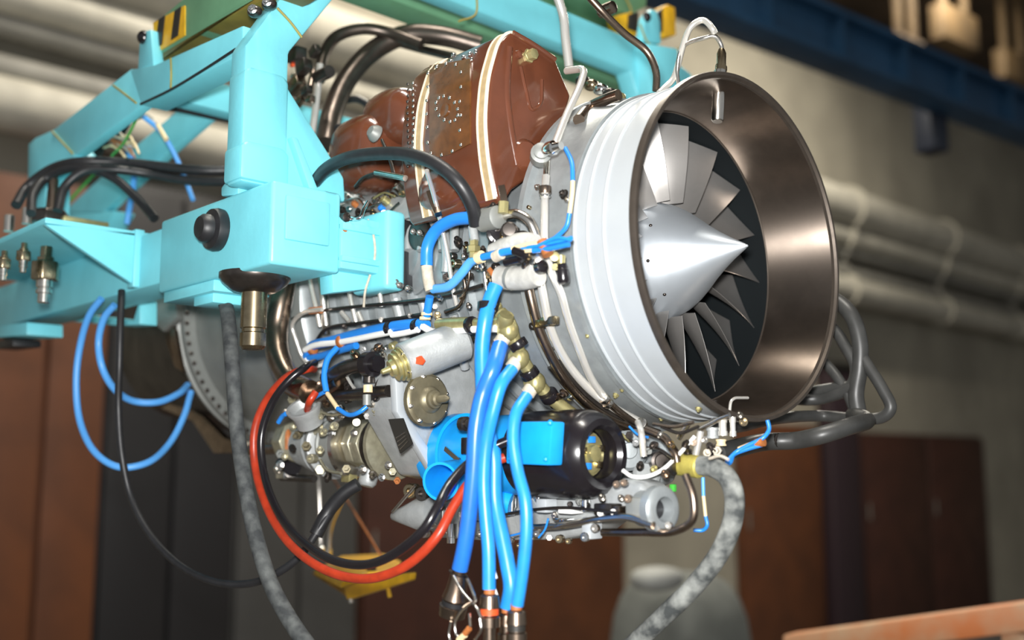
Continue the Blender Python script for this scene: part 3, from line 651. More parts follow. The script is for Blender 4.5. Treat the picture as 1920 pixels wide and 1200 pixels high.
MB().obox(PY(926,905,-.352), X_*.007, Y_*.005, Z_*.012).build('clamp_buckle', BLACKG, st, .002)
MB().obox(PY(848,852,-.36), X_*.022-Z_*.012, Y_*.002, Z_*.004+X_*.002).build('clamp_tail', STEEL, st)
a, b = PY(874,886,-.31), PY(826,903,-.425); L = (b-a).length
MB().lathe(a, b-a, [(0,.030),(L*.6,.034),(L,.037),(L,.032),(L*.5,.028),(L*.1,.024),(L*.1,0)], 32).build('cooling_outlet', BLUEP, st, label='blue open cooling outlet')
a, b = PY(905,925,-.30), PY(855,880,-.34)
MB().tube([PY(960,945,-.28),PY(905,930,-.31),PY(865,905,-.34)], .024, 18).build('cooling_duct', BLUEP, st)
# --- oil sump under the gearbox
yb = -.20
sm = MB().prism([PY(a,b,yb-.05) for a,b in ((806,948),(850,932),(1000,925),(1130,918),(1165,895),(1200,905),(1215,935),(1215,968),(1190,982),(1140,972),(1105,1000),(1050,1012),(905,1014),(815,1008),(795,985))], (0,.075,0)).build('oil_sump', CASEL, EN, .010, 3, label='grey cast oil sump with bosses')
a, b = PY(815,962,yb-.08), PY(735,968,yb-.10); L = (b-a).length
MB().lathe(a, b-a, [(0,.036),(L*.35,.034),(L*.75,.018),(L*.97,.009),(L,.004)], 24).build('sump_nose', CASEL, sm)
T('nose_strut', 6, STEEL, sm, [(736,960),(779,910)], y=yb-.12)
LL(1240,955,yb-.06,X_-Y_*.1, [(-50,34),(-20,36),(-14,44),(4,44),(8,40),(10,34),(10,24),(-16,20),(-16,0)], CASE, 'drain_boss', 30, sm)
LL(1240,955,yb-.06,X_-Y_*.1, [(-12,19),(-11,0)], RUBBER, 'bore_shade', 20, sm)  # dark disc painted in as the shade inside the drain hole
for a,b,h in ((838,975,46),(846,1000,36),(870,980,40),(1010,930,18),(960,945,34),(1098,948,20)):
    p = PY(a,b,yb-.075); MB().lathe(p-Z_*m(h/2,p), Z_, [(0,m(8,p)),(m(h*.3,p),m(8,p)),(m(h*.32,p),m(10,p)),(m(h,p),m(10,p))], 16).build('vertical_union', CHROME, sm)
for a,b,w,h,mt in ((1070,957,34,12,WHITE),(1025,948,24,26,ALU),(1058,975,24,8,CHROME),(945,955,30,24,ALU),(1140,955,40,22,STEELD),(1165,962,18,26,STEELB),(1200,950,40,34,CASED),(890,990,30,26,CASED),(1110,990,22,40,ALU)):
    p = PY(a,b,yb-.075); MB().obox(p, X_*m(w*.55,p), Y_*.016, Z_*m(h/2,p)).build('sump_block', mt, sm, .003)
for a,b,r,mt in ((1100,1006,9,CHROME),(1052,1010,8,BRONZE),(1068,1014,6,BRONZE),(1118,990,8,STEEL),(1158,908,7,STEELB),(1172,905,7,STEELB),(1152,960,6,WHITE),(1128,962,6,WHITE),(960,1012,6,STEEL),(975,1022,5,BRONZE),(950,1008,6,BRASS),(1010,1000,7,STEEL),(905,1000,7,STEEL),(1180,935,8,STEELB),(1070,945,5,STEELD),(800,1000,8,STEEL),(778,920,14,BRONZE),(800,925,14,STEELD),(1255,985,7,STEEL)):
    p = PY(a,b,yb-.085); bolt(p, -Y_+X_*.5, m(r,p), sm, 'cap', mt, 'union')
T('sump_line', 14, STEEL, sm, [(985,990),(1060,985),(1130,972),(1180,970),(1225,985)], y=yb-.09)
T('sump_line', 16, STEELB, EN, [(1130,998),(1200,998),(1265,996),(1298,975),(1300,935),(1285,890)], y=yb-.07, seg=14)
T('sump_line', 6, STEELD, sm, [(905,975),(970,960),(1060,952),(1160,962)], y=yb-.095)
T('sensor_wire', 4, BLUEW, sm, [(1028,972),(1022,992),(1010,1008)], y=yb-.11); T('sensor_wire', 4, BLUEW, sm, [(950,1006),(975,1000),(1000,990)], y=yb-.11)
# gearbox-to-sump casting behind the starter, right end
MB().prism([PY(a,b,-.12) for a,b in ((1160,800),(1225,810),(1252,850),(1238,905),(1190,925),(1150,925))], (0,.05,0)).build('transfer_case', CASE, EN, .012, 3)
LL(1208,900,-.16,X_*.7-Y_*.5+Z_*.5, [(-50,28),(20,26),(26,20),(27,0)], CASEL, 'oil_filter', 24)
LL(1178,845,-.17,X_*.8-Y_*.6, [(-30,38),(0,38),(6,32),(8,16),(12,14),(13,0)], CASE, 'valve_body', 24)
LL(1240,865,-.17,X_*.8-Y_*.6, [(-20,20),(0,19),(2,14),(8,13),(9,0)], STEELD, 'valve_body', 20)
LL(1265,880,-.18,-Z_*.2+X_, [(-20,13),(0,13),(2,9)], STEELD, 'valve_stub', 16)
p = PY(1262,915,-.15); MB().obox(p, X_*.005, Y_*.005, Z_*.007).build('green_tag', GREENW, EN, .002)
# front right fittings under the lip
for a,b,h,w,mt in ((1355,800,34,18,TUBEW),(1374,800,36,12,TUBEW),(1336,812,20,24,CASEL),(1352,830,12,20,CREAM)):
    p = PY(a,b,-.10); MB().lathe(p-Z_*m(h/2,p), Z_, [(0,m(w/2,p)),(m(h*.25,p),m(w/2,p)),(m(h*.27,p),m(w*.42,p)),(m(h*.7,p),m(w*.42,p)),(m(h*.72,p),m(w/2,p)),(m(h,p),m(w/2,p))], 14).build('lip_union', mt, EN)
T('drain_rod', 13, TUBEW, EN, [(1196,792,-.20),(1202,810,-.22),(1207,856,-.22)])
T('drain_rod', 13, TUBEW, EN, [(1314,808),(1304,856)], y=-.14)
T('drain_rod', 12, STEEL, EN, [(1290,795),(1272,822)], y=-.14)
T('transfer_pipe', 16, STEELB, EN, [(1210,806,-.19),(1245,822,-.18),(1266,850,-.18),(1270,868,-.18)], seg=14)
T('lip_line', 9, STEEL, EN, [(1310,806),(1330,796),(1350,785),(1368,778)], y=-.12)
# --- engine mount drum beside the turquoise arm
LL(768,482,-.325,-Y_, [(-30,74),(-4,74),(0,66),(2,40),(10,38),(12,0)], CASE, 'mount_drum', 36)
LL(790,440,-.34,-Y_, [(0,30),(8,30),(12,22),(13,0)], STEELD, 'mount_boss', 20)
for a,b in ((778,436),(790,438),(752,536),(768,542),(745,530)): p = PY(a,b,-.37); bolt(p, -Y_+X_*.6, m(6,p), EN, 'cap', STEEL)
# ribs on the case above the mount, bright castings
for a in (742,766,790,830,852):
    MB().tube(spline([PR(a,b,.345) for b in (372,400,430,470)]), .010, 10).build('case_rib', CASEL, EN)
MB().prism([PR(a,b,.36) for a,b in ((640,385),(700,365),(770,372),(800,400),(740,420),(660,412))], (0,-.01,.0)).build('upper_flange', CASEL, EN, .004)
# clutter of small unions, clips and nuts on the upper case
rnd = random.Random(3)
for a,b,R,r,mt in ((650,372,.38,8,STEEL),(662,380,.38,6,ORANGE),(674,372,.38,7,CHROME),(688,382,.38,6,BRONZE),(700,372,.38,8,STEEL),(712,388,.38,6,BLUEW),(722,352,.37,9,CHROME),(746,350,.37,9,STEEL),(735,366,.37,7,BRONZE),(720,374,.38,8,BRASS),(640,392,.40,7,STEELD),(835,396,.37,7,STEEL),(850,392,.37,8,CHROME),(866,398,.37,6,STEELD),(880,392,.37,7,STEEL),(845,480,.37,7,STEELD),(852,494,.37,9,BRONZE),(866,480,.37,6,STEEL),(840,500,.37,6,BRONZE),(960,432,.40,9,STEELD),(945,440,.40,9,BRONZE),(1000,346,.37,5,STEEL),(1050,360,.36,8,STEELD),(1060,372,.36,6,STEEL),(986,386,.36,4,BRONZE),(1010,620,.36,5,STEEL),(998,612,.36,8,STEELD),(1030,660,.36,4,STEEL),(1073,726,.36,6,BRONZE),(825,650,.38,8,STEEL),(900,690,.36,7,STEEL),(880,640,.36,6,BRONZE),(760,615,.37,8,STEEL),(705,628,.41,6,CHROME),(735,650,.41,8,BRASS),(720,655,.41,6,STEEL),(890,480,.39,8,BRASS),(888,500,.39,6,STEEL),(925,500,.40,7,STEELD),(920,525,.40,8,BRONZE)):
    p = PR(a,b,R); bolt(p-rad(p)*.012, rad(p), m(r,p), EN, rnd.choice(('cap','hex','cap')), mt, 'union')
for a,b in ((640,372),(668,352),(684,398)):
    p = PR(a,b,.38); MB().tube([p-X_*.02-Z_*.012, p+X_*.02+Z_*.012], .006, 8).build('clip', CHROME, EN)
# ================================================================ pipes and harnesses fixed to the engine
def sleeve(L, w, material, name='sleeve', parent=None, **k): return T(name, w, material, parent or EN, L, seg=12, **k)
def clamp(px_, py_, R, w, h, ax, material=STEELB, y=None):
    p = PR(px_,py_,R) if y is None else PY(px_,py_,y)
    return MB().lathe(p-ax*m(h/2,p), ax, [(0,m(w/2,p)),(m(h,p),m(w/2,p))], 14).build('pipe_clamp', material, EN, .001)
# around the fan case
T('fan_case_pipe', 15, TUBEW, EN, [(1024,330),(1022,360),(1021,400),(1021,450),(1022,480)], R=.372, seg=14)
clamp(1022,356,.372,24,14,Z_); clamp(1022,368,.372,22,4,Z_, CHROME)
T('fan_case_pipe', 17, TUBEW, EN, [(1012,512,.372),(1020,560,.372),(1034,620,.37),(1064,680,.365),(1104,728,.362),(1150,764,.36),(1200,792,.36)], R=.37, seg=14)
T('fan_case_pipe', 15, TUBEW, EN, [(1026,484,.372),(1036,515,.372),(1052,550,.37),(1066,600,.365),(1088,660,.362),(1110,712,.36),(1134,746,.36)], R=.36, seg=14)
T('fan_case_pipe', 19, STEELB, EN, [(990,535),(998,570),(1010,615),(1032,665),(1060,712),(1095,752),(1140,785),(1190,806)], R=.368, seg=14)
T('fan_case_pipe', 14, STEELB, EN, [(1138,752,.365),(1165,775,.365),(1200,798,.365),(1235,812,.36)], R=.365)
T('fan_case_pipe', 34, STEELD, EN, [(1040,680),(1075,722),(1120,762),(1165,785)], R=.352, seg=14)
T('fan_case_pipe', 20, STEEL, EN, [(942,406,.40),(970,402,.40),(992,415,.39),(1004,440,.38),(1008,455,.375)], R=.39, seg=14)
LL(922,410,-.415,X_, [(-26,22),(18,22),(22,16)], CASED, 'pipe_collar', 18)
for a,b in ((1030,602),(1022,606)): p = PR(a,b,.372); MB().obox(p, X_*.020, Y_*.008, Z_*.008).build('pipe_clamp', BRONZE, EN, .003)
for a,b,R in ((1134,748,.366),(1140,756,.366),(1203,794,.366),(1070,742,.366)):
    p = PR(a,b,R); t_ = (PR(a+10,b+9,R)-p).normalized(); MB().lathe(p-t_*.004, t_, [(0,m(11,p)),(.008,m(11,p))], 16).build('pipe_clamp', STEEL, EN, .001)
# thick rods in front of the tank, tubes to the intake probe
T('drain_tube', 14, TUBEW, EN, [(1062,133,-.24),(1098,128,-.25),(1086,165,-.28),(1062,215,-.32),(1040,272,-.36)], sharp=True, seg=14)
T('vent_tube', 17, TUBEW, EN, [(1040,-20),(1056,30),(1060,70),(1067,126)], x=-.42, seg=14)
T('vent_tube', 14, STEELB, EN, [(1092,-20,-.30),(1130,22,-.28),(1170,62,-.27),(1214,98,-.25),(1230,135,-.24),(1230,170,-.24)], x=-.25, seg=14)
LL(1138,18,-.05,X_, [(-16,12),(16,12),(18,8)], STEELB, 'vent_union', 14)
T('probe_tube', 12, TUBEW, EN, [(1236,174,-.17),(1262,148,-.16),(1272,118,-.15),(1280,88,-.13),(1296,50,-.10),(1318,38,-.08),(1336,54,-.06),(1340,62,-.06)], x=-.1, seg=12)
T('probe_tube', 8, STEEL, EN, [(1273,165,-.15),(1270,130,-.15),(1280,88,-.13),(1318,72,-.08),(1340,68,-.06),(1352,84,-.055),(1354,110,-.055),(1352,142,-.055)], x=-.1, seg=12)
lathe2(PX(1353,92,-.055), PX(1352,134,-.055), [(0,.006),(.2,.0095),(.75,.0095),(.8,.012),(1,.012)], BRONZE, 'probe_union')
T('sensor_lead', 9, BLUEW, EN, [(1060,278),(1072,305),(1074,340)], R=.375); sleeve([(1074,340),(1073,362),(1068,400)], 9, CREAM, R=.375, name='lead_sleeve')
T('sensor_lead', 9, BLUEW, EN, [(1068,400),(1062,425),(1042,445),(1022,458)], R=.375)
LL(1015,285,-.36,-Y_*.5+X_*.6+Z_*.1, [(-26,20),(-4,20),(-2,14),(8,16),(12,10),(13,0)], CASED, 'tank_valve', 18); LL(1035,278,-.365,X_, [(-20,9),(-8,14),(6,14),(8,10),(24,8)], CHROME, 'tank_union', 16)
p = PY(1024,300,-.36)
T('tank_line', 12, STEEL, EN, [(1026,290),(1024,330)], R=.372)
# hot pipes behind the tank
yh = -.12
T('bleed_pipe', 38, SMOKE, EN, [(612,272,-.30),(622,215,-.26),(650,150,-.2),(700,95,-.12),(760,66,-.05),(830,68,.02),(900,86,.1)], y=yh, seg=18)
T('bleed_pipe', 22, SMOKE, EN, [(598,150,-.30),(606,105,-.27),(632,68,-.22),(680,54,-.16),(730,62,-.1),(790,84,-.05)], y=yh, seg=16)
T('bleed_pipe', 16, STEELD, EN, [(745,80),(790,92),(850,106)], y=0, seg=14)
T('support_rod', 14, TUBEW, EN, [(600,120,-.31),(596,165,-.31),(586,250,-.32)]); T('support_rod', 12, STEELB, EN, [(588,130,-.30),(578,180,-.30)])
LL(605,140,-.32,X_, [(-20,12),(24,12)], STEELD, 'pipe_bracket', 12)
for a,b,r,mt in ((556,104,24,STEELD),(570,126,20,STEELD),(556,160,22,STEELB),(575,170,14,STEELD),(562,190,12,STEELB),(548,122,7,REDM),(548,142,6,CHROME),(582,186,12,STEELB),(590,96,14,STEELD)):
    p = PY(a,b,-.36); k_ = rnd.uniform(-.6,.6); MB().obox(p, (X_+Z_*k_)*m(r*.75,p), Y_*m(r*.5,p), (Z_-X_*k_)*m(r*.55,p)).build('cable_clip', mt, EN, .003)
T('vent_hose', 16, RUBBER, EN, [(632,240,-.28),(665,238,-.27),(700,228,-.28),(716,212,-.29)]); T('vent_hose', 14, RUBBER, EN, [(640,190,-.1),(670,186,-.08),(695,200,-.06)])
LL(700,210,-.31,Z_, [(-20,7),(10,7),(12,10),(22,10)], CHROME, 'vent_union', 14)
T('vent_line', 6, STEELD, EN, [(716,262,-.42),(728,290,-.43),(738,325,-.43)]); T('vent_line', 12, STEEL, EN, [(705,324,-.44),(760,334,-.44)])
T('vent_line', 6, STEELD, EN, [(704,324,-.44),(680,334,-.44),(666,350,-.43)])
for k in range(5):
    p = PY(1092+k*17, 152+k*8, -.02); MB().ball(p, m(14,p), m(12,p), m(10,p), 12, 8, .8).build('top_fitting', (STEELD,BRONZE,CHROME,STEELD,BRASS)[k], EN)
p = PR(1120,195,.34); MB().tube(spline(pts([(1085,225),(1108,200),(1140,185),(1160,178)], R=.345)), .012, 10).build('case_bead', STEELB, EN)
# side of the case: thin lines and bright ribs left of centre
for L in ([(548,598),(590,585),(640,578),(700,572),(760,566),(830,556),(905,535)], [(592,640),(610,618),(680,605),(740,598),(800,588)]):
    T('oil_line', 7, STEELD, EN, L, R=.385)
for L in ([(580,520),(586,548),(594,580),(600,612)],[(604,520),(606,560),(612,610)],[(655,548),(662,580),(668,606)],[(672,585),(684,614)],[(712,548),(716,575)],[(640,585),(655,602)]):
    T('support_rod', 9, TUBEW, EN, L, R=.375)
T('support_rod', 16, STEEL, EN, [(602,520),(606,545),(610,585),(612,625)], R=.37)
T('bracket_loop', 8, TUBEW, EN, [(604,580),(566,588),(548,610),(556,640),(568,670),(582,684),(600,682),(612,674)], R=.40)
sleeve([(582,583),(602,581)], 14, ORANGE, R=.392, name='lacing')
T('long_rod', 9, TUBEW, EN, [(800,320,.52),(812,360,.47),(826,415,.41),(838,470,.39),(850,545,.385),(858,580,.38)], R=.39)
T('oil_line', 10, STEELB, EN, [(830,618),(862,612),(878,640),(862,655),(828,668)], R=.385); T('oil_line', 8, STEELB, EN, [(835,585),(862,572),(872,540),(866,510)], R=.385)
for a,b,c in ((700,520,640),(745,560,640),(790,560,640),(905,450,520)):
    pass
for L,w in (([(832,430),(838,480),(836,510)],20),([(742,560),(752,600),(760,640)],22),([(790,560),(800,600),(806,640)],18),([(850,590),(862,640),(872,690)],18)):
    T('cast_rib', w, CASEL, EN, L, R=.352)
T('bleed_duct', 44, STEELB, EN, [(540,500,-.40),(528,560,-.42),(518,620,-.43),(522,670,-.44),(545,715,-.44),(580,735,-.44)], seg=20)
# blue and white harness along the case
hs = thing if False else None
T('wiring_harness', 20, BLUEW, EN, [(576,668),(584,650),(620,640),(680,624),(740,612),(785,608),(800,610)], R=.402, seg=14)
T('wiring_harness', 12, WHITE, EN, [(572,656),(588,648),(640,641),(700,629),(735,622)], R=.412)
T('wiring_harness', 14, BLUEW, EN, [(578,672),(600,668),(640,656),(668,648)], R=.410); T('wiring_harness', 8, WHITE, EN, [(574,672),(586,684),(604,684),(612,676)], R=.415)
T('wiring_harness', 12, WHITE, EN, [(735,628),(760,624),(784,618)], R=.414); T('wiring_harness', 14, WHITE, EN, [(792,612),(812,622),(850,620),(880,618),(930,616)], R=.41)
for a,b,w,c_ in ((642,640,26,ORANGE),(586,656,18,ORANGE),(732,616,28,BLACKG),(782,612,28,BLACKG),(884,610,34,BLACKG)):
    p = PR(a,b,.405); t_ = (PR(a+12,b-3,.405)-p).normalized(); MB().lathe(p-t_*m(6,p), t_, [(0,m(w/2,p)),(m(12,p),m(w/2,p))], 16).build('harness_clamp', c_, EN, .002)
sleeve([(822,608),(850,606),(880,605)], 22, BRASS, R=.405, name='olive_conduit'); sleeve([(892,606),(925,604),(945,600)], 20, BRASS, R=.40, name='olive_conduit')
T('sensor_lead', 12, BLUEW, EN, [(632,652,-.43),(615,672,-.45),(608,705,-.46),(612,735,-.46)]); T('sensor_lead', 8, BLUEW, EN, [(608,735,-.46),(592,744,-.46),(585,750,-.46)])
sleeve([(614,738,-.46),(632,764,-.47)], 9, CREAM, name='lead_sleeve'); T('sensor_lead', 9, BLUEW, EN, [(633,766,-.47),(655,778,-.47),(675,772,-.47),(688,762,-.46)])
sleeve([(688,740,-.46),(688,760,-.46)], 16, CASED, name='sensor_plug'); sleeve([(690,722,-.46),(690,736,-.46)], 18, CREAM, name='sensor_plug'); LL(692,712,-.45,Z_, [(-6,12),(8,11),(10,6)], STEELD, 'sensor_nut', 12)
T('sensor_lead', 9, BLUEW, EN, [(522,792),(530,780),(536,776)], y=-.46)
# centre cluster: connectors, bundle, sleeves
T('coolant_hose', 24, BLUEW, EN, [(886,408),(850,413),(818,432),(802,462),(800,498)], R=.42, seg=14, label='deep blue bent hose')
sleeve([(800,498),(803,525),(808,545)], 22, BEIGE, R=.42, name='tape_wrap'); sleeve([(806,556),(800,592)], 16, BLUEW, R=.41, name='sensor_lead')
for a,b in ((797,600),(800,592)): p = PR(a,b,.41); MB().lathe(p, Z_, [(0,m(11,p)),(m(6,p),m(11,p))], 14).build('ring_clip', CREAM, EN, .001)
T('wire_bundle', 18, BLUES, EN, [(812,542),(842,536),(866,512),(884,490),(905,482)], R=.415, seg=12)
T('wire_bundle', 15, BLUEL, EN, [(905,482),(930,476),(962,470),(985,468)], R=.425); T('wire_bundle', 8, CREAM, EN, [(960,466),(990,458),(1015,456)], R=.43); T('wire_bundle', 8, CREAM, EN, [(975,472),(1015,468)], R=.43)
T('wire_bundle', 8, BLUEL, EN, [(990,464),(1020,458),(1050,452),(1072,446)], R=.43); T('wire_bundle', 11, BLUEW, EN, [(1000,470),(1030,466),(1066,458)], R=.43); T('wire_bundle', 7, BLUEL, EN, [(1010,460),(1044,446),(1070,450)], R=.435)
sleeve([(1016,452),(1028,478)], 22, ORANGE, R=.425, name='lacing'); sleeve([(928,482),(940,476)], 22, BEIGE, R=.425, name='tape_wrap'); sleeve([(896,484),(904,481)], 24, CREAM, R=.42, name='ring_clip')
sleeve([(965,470),(985,478)], 18, BLACKG, R=.43, name='lacing'); sleeve([(948,492),(975,486)], 16, BLACKG, R=.42, name='connector')
T('wrapped_duct', 34, CLOTH, EN, [(926,472),(955,458),(985,452),(1004,456)], R=.405, seg=16)
wc = T('wrapped_canister', 46, CLOTH, EN, [(938,520),(962,522),(990,520),(1008,514)], R=.40, seg=18); sleeve([(958,520),(963,521)], 49, CASED, R=.40, name='band')
LL(1055,505,-.39,-Z_+X_*.1, [(-10,9),(0,10),(2,12),(22,12),(27,9),(28,0)], BLACKG, 'black_cap', 18); LL(1052,488,-.39,Z_, [(-8,8),(8,9),(10,6)], BRASS, 'cap_stem', 12)
LL(1015,500,-.41,X_-Y_*.3, [(-10,12),(6,12),(8,8)], BLACKG, 'connector', 14); LL(1010,486,-.41,X_-Y_, [(0,9),(8,9),(9,5)], STEEL, 'connector', 12); LL(1040,482,-.40,X_-Y_, [(0,9),(8,9),(9,5)], BRASS, 'connector', 12)
LL(955,432,-.41,X_-Y_, [(-10,16),(4,16),(6,12),(10,12),(11,0)], STEELD, 'connector', 16); LL(935,436,-.40,X_-Y_*.6, [(-12,22),(0,22),(2,16),(5,16),(6,0)], BLACKG, 'connector', 16)
sleeve([(928,450),(925,475)], 24, BLACKG, R=.40, name='connector')
sleeve([(886,425),(890,452)], 18, CASEL, R=.42, name='hose_ferrule'); LL(888,470,-.42,Z_, [(-14,9),(-4,9),(-3,13),(8,13),(10,9),(22,9)], BRASS, 'hose_union', 6)
T('oil_line', 9, STEELD, EN, [(912,505,.40),(914,560,.395)], R=.4); sleeve([(918,505),(934,525)], 12, ORANGE, R=.40, name='lacing'); sleeve([(908,510),(912,545)], 8, CHROME, R=.405, name='rod_end')
# --- olive manifold pipe with three tees for the blue hoses
T('manifold', 26, BRASS, EN, [(938,586),(955,606),(965,640),(985,684),(1012,724),(1045,756),(1085,785)], R=.39, seg=16, label='olive plated manifold pipe')
for a,b in ((952,620),(972,672),(1002,718)):
    p = PR(a,b,.395); MB().ball(p, m(21,p), m(19,p), m(21,p), 16, 10, .85).build('tee_fitting', BRASS, EN)
for a,b in ((972,646),(993,700),(1030,742)):
    p = PR(a,b,.395); t_ = (PR(a+8,b+12,.395)-p).normalized(); MB().lathe(p-t_*m(8,p), t_, [(0,m(18,p)),(m(16,p),m(18,p))], 16).build('pipe_clamp', BLACKG, EN, .002)
lathe2(PR(950,590,.40), PR(944,612,.40), [(0,.014),(.2,.016),(.5,.016),(1,.013)], BRASS, 'manifold_cap')
for a,b in ((1045,742),(1058,736),(1040,756)): p = PR(a,b,.39); bolt(p, rad(p), .008, EN, 'hex', STEELB)
for L in ([(952,624,.40),(936,646,.415)],[(972,672,.40),(958,692,.42)],[(1002,720,.40),(988,740,.42)]):
    q = pts(L, R=.4); lathe2(q[0], q[1], [(0,.012),(.3,.014),(.95,.0145),(1,.012)], BEIGE, 'hose_ferrule')
# ================================================================ loose hoses and cables, each a thing of its own
def hose(name, w, material, L, label, cat, y=None, R=None, x=None, seg=16, group=None, n=10):
    o = T(name, w, material, None, L, y=y, R=R, x=x, seg=seg, n=n); tag(o, label, cat, group); return o
def end_part(o, L, w, material, name, y=None, seg=14): return T(name, w, material, o, L, y=y, seg=seg)
yB = -.44
h1 = hose('blue_hose', 29, BLUEL, [(930,535,-.42),(918,565,-.43),(910,600,-.44),(904,650,-.44),(905,720,-.43),(908,780,-.42),(925,850,-.42),(928,940,-.42),(940,1000,-.42),(952,1060,-.42),(958,1100,-.42),(952,1140,-.42)], 'bright blue hose with a black collar, third of the hanging hoses from the left', 'hose')
end_part(h1, [(913,568,-.432),(912,582,-.434)], 36, BLACKG, 'collar')
h2 = hose('blue_hose', 31, BLUED, [(938,648,-.42),(925,690,-.45),(905,740,-.46),(893,800,-.47),(888,880,-.47),(880,960,-.47),(872,1020,-.47),(862,1068,-.47)], 'darker blue hose, leftmost of the hanging hoses, ending in a ribbed plug', 'hose')
h3 = hose('blue_hose', 25, BLUEL, [(960,692,-.42),(940,720,-.45),(925,770,-.46),(912,830,-.46),(907,900,-.46),(910,960,-.46),(916,1030,-.46),(917,1105,-.46)], 'light blue hose from the middle tee, second of the hanging hoses from the left', 'hose')
h4 = hose('blue_hose', 24, BLUEL, [(988,742,-.42),(968,775,-.45),(962,820,-.46),(970,880,-.46),(985,940,-.46),(987,1000,-.46),(980,1070,-.46),(970,1135,-.46)], 'light blue hose from the lowest tee, rightmost of the hanging hoses', 'hose')
# plugs on the hose ends
p = PY(862,1072,-.47); ax_ = (PY(846,1160,-.47)-p).normalized(); u = m(1,p)
MB().lathe(p, ax_, [(-6*u,13*u),(4*u,13*u),(6*u,17*u),(34*u,20*u),(52*u,25*u),(56*u,22*u),(64*u,22*u),(66*u,27*u),(86*u,25*u),(88*u,14*u)], 24).build('plug', STEELB, h2)
MB().lathe(p+ax_*56*u, ax_, [(0,23.5*u),(9*u,23.5*u)], 24).build('seal_ring', RUBBER, h2)
MB().tube(spline([p-RIGHT*20*u+UP*2*u, p-RIGHT*8*u, p+RIGHT*6*u-UP*2*u, p+RIGHT*16*u+UP*4*u]), 3*u, 6).build('binding_wire', STEELD, h2)
for L in ([(876,1085),(885,1105),(892,1125)],[(850,1080),(866,1108),(895,1142),(903,1160)],[(892,1126),(870,1140),(854,1165),(856,1190),(870,1205)],[(900,1160),(902,1180),(890,1200)],[(880,1150),(882,1175)],[(846,1165),(842,1190),(848,1210)]):
    T('lanyard_wire', 6, STEEL, h2, L, y=-.49, seg=6)
T('lanyard_tip', 12, CREAM, h2, [(860,1200,-.49),(872,1190,-.49)]); T('lanyard_tip', 12, ORANGE, h2, [(872,1188,-.49),(880,1178,-.49)])
def plug(o, a, b, y, s=1.0, band=None):
    p = PY(a,b,y); u = m(1,p)*s
    MB().lathe(p+Z_*6*u, -Z_, [(0,11*u),(12*u,11*u)], 16).build('copper_ferrule', ORANGE, o)
    MB().lathe(p-Z_*5*u, -Z_, [(0,12*u),(4*u,18*u),(26*u,20*u),(28*u,16*u),(40*u,16*u),(42*u,20*u),(60*u,20*u),(62*u,12*u),(100*u,12*u)], 20).build('plug', STEELB, o)
    if band: MB().lathe(p-Z_*31*u, -Z_, [(0,17.5*u),(12*u,17.5*u)], 20).build('plug_band', band, o)
plug(h3, 918, 1108, -.46, 1.0, REDM); plug(h4, 968, 1138, -.46, 1.0, STRIPE); plug(h1, 950, 1144, -.42, .9)
T('safety_pin', 7, WHITE, h3, [(926,1070,-.45),(930,1085,-.45)]); T('safety_pin', 7, WHITE, h3, [(926,1102,-.45),(932,1120,-.45)])
# red and black starter leads
hose('red_cable', 17, RED, [(946,858,-.40),(920,868,-.42),(880,905,-.44),(850,950,-.47),(820,1005,-.50),(770,1055,-.52),(710,1082,-.53),(650,1082,-.53),(590,1058,-.53),(535,1010,-.52),(498,945,-.51),(478,870,-.50),(478,805,-.50),(500,750,-.49),(540,706,-.48),(575,692,-.46),(588,692,-.42)], 'red starter cable looping below the fuel pump', 'cable')
hose('black_cable', 17, BLACKG, [(952,826,-.40),(925,838,-.42),(880,868,-.45),(845,905,-.49),(820,950,-.53),(795,992,-.55),(745,1035,-.56),(690,1058,-.56),(630,1052,-.56),(575,1020,-.55),(525,965,-.54),(496,890,-.53),(490,820,-.53),(508,760,-.52),(540,715,-.50),(570,690,-.47),(590,680,-.42)], 'glossy black starter cable looping beside the red one', 'cable')
tag(T('red_cable', 14, RED, None, [(592,735,-.47),(582,750,-.48),(576,768,-.46)]), 'short red lead going into the round terminal cup', 'cable')
# black hose over the trunnion block to the centre fitting
h = hose('black_hose', 26, RUBBER, [(588,345,-.50),(610,318,-.52),(650,297,-.53),(710,288,-.52),(770,291,-.51),(825,312,-.50),(862,345,-.48),(886,388,-.45),(892,420,-.43)], 'thick black hose arching from the turquoise block across the brown tank', 'hose')
# dusty grey hoses
hose('grey_hose', 29, DUSTD, [(408,545,-.56),(424,575,-.60),(432,640,-.62),(438,720,-.62),(444,800,-.62),(458,900,-.62),(478,1000,-.62),(510,1100,-.62),(555,1180,-.62),(600,1240,-.62)], 'dusty grey hose hanging down left of the red cable', 'hose', seg=20)
h = hose('grey_hose', 38, DUSTY, [(1305,872,-.16),(1335,876,-.16),(1362,893,-.16),(1376,925,-.16),(1374,975,-.16),(1350,1035,-.16),(1305,1095,-.16),(1250,1150,-.16),(1170,1225,-.16)], 'dusty grey hose curving down from the yellow ferrule at right', 'hose', seg=20)
lathe2(PY(1268,870,-.16), PY(1314,876,-.16), [(0,.016),(.05,.020),(.95,.0205),(1,.018)], mat('yellow olive ferrule',(.52,.44,.10),.5,.3,.3,60), 'ferrule', h)
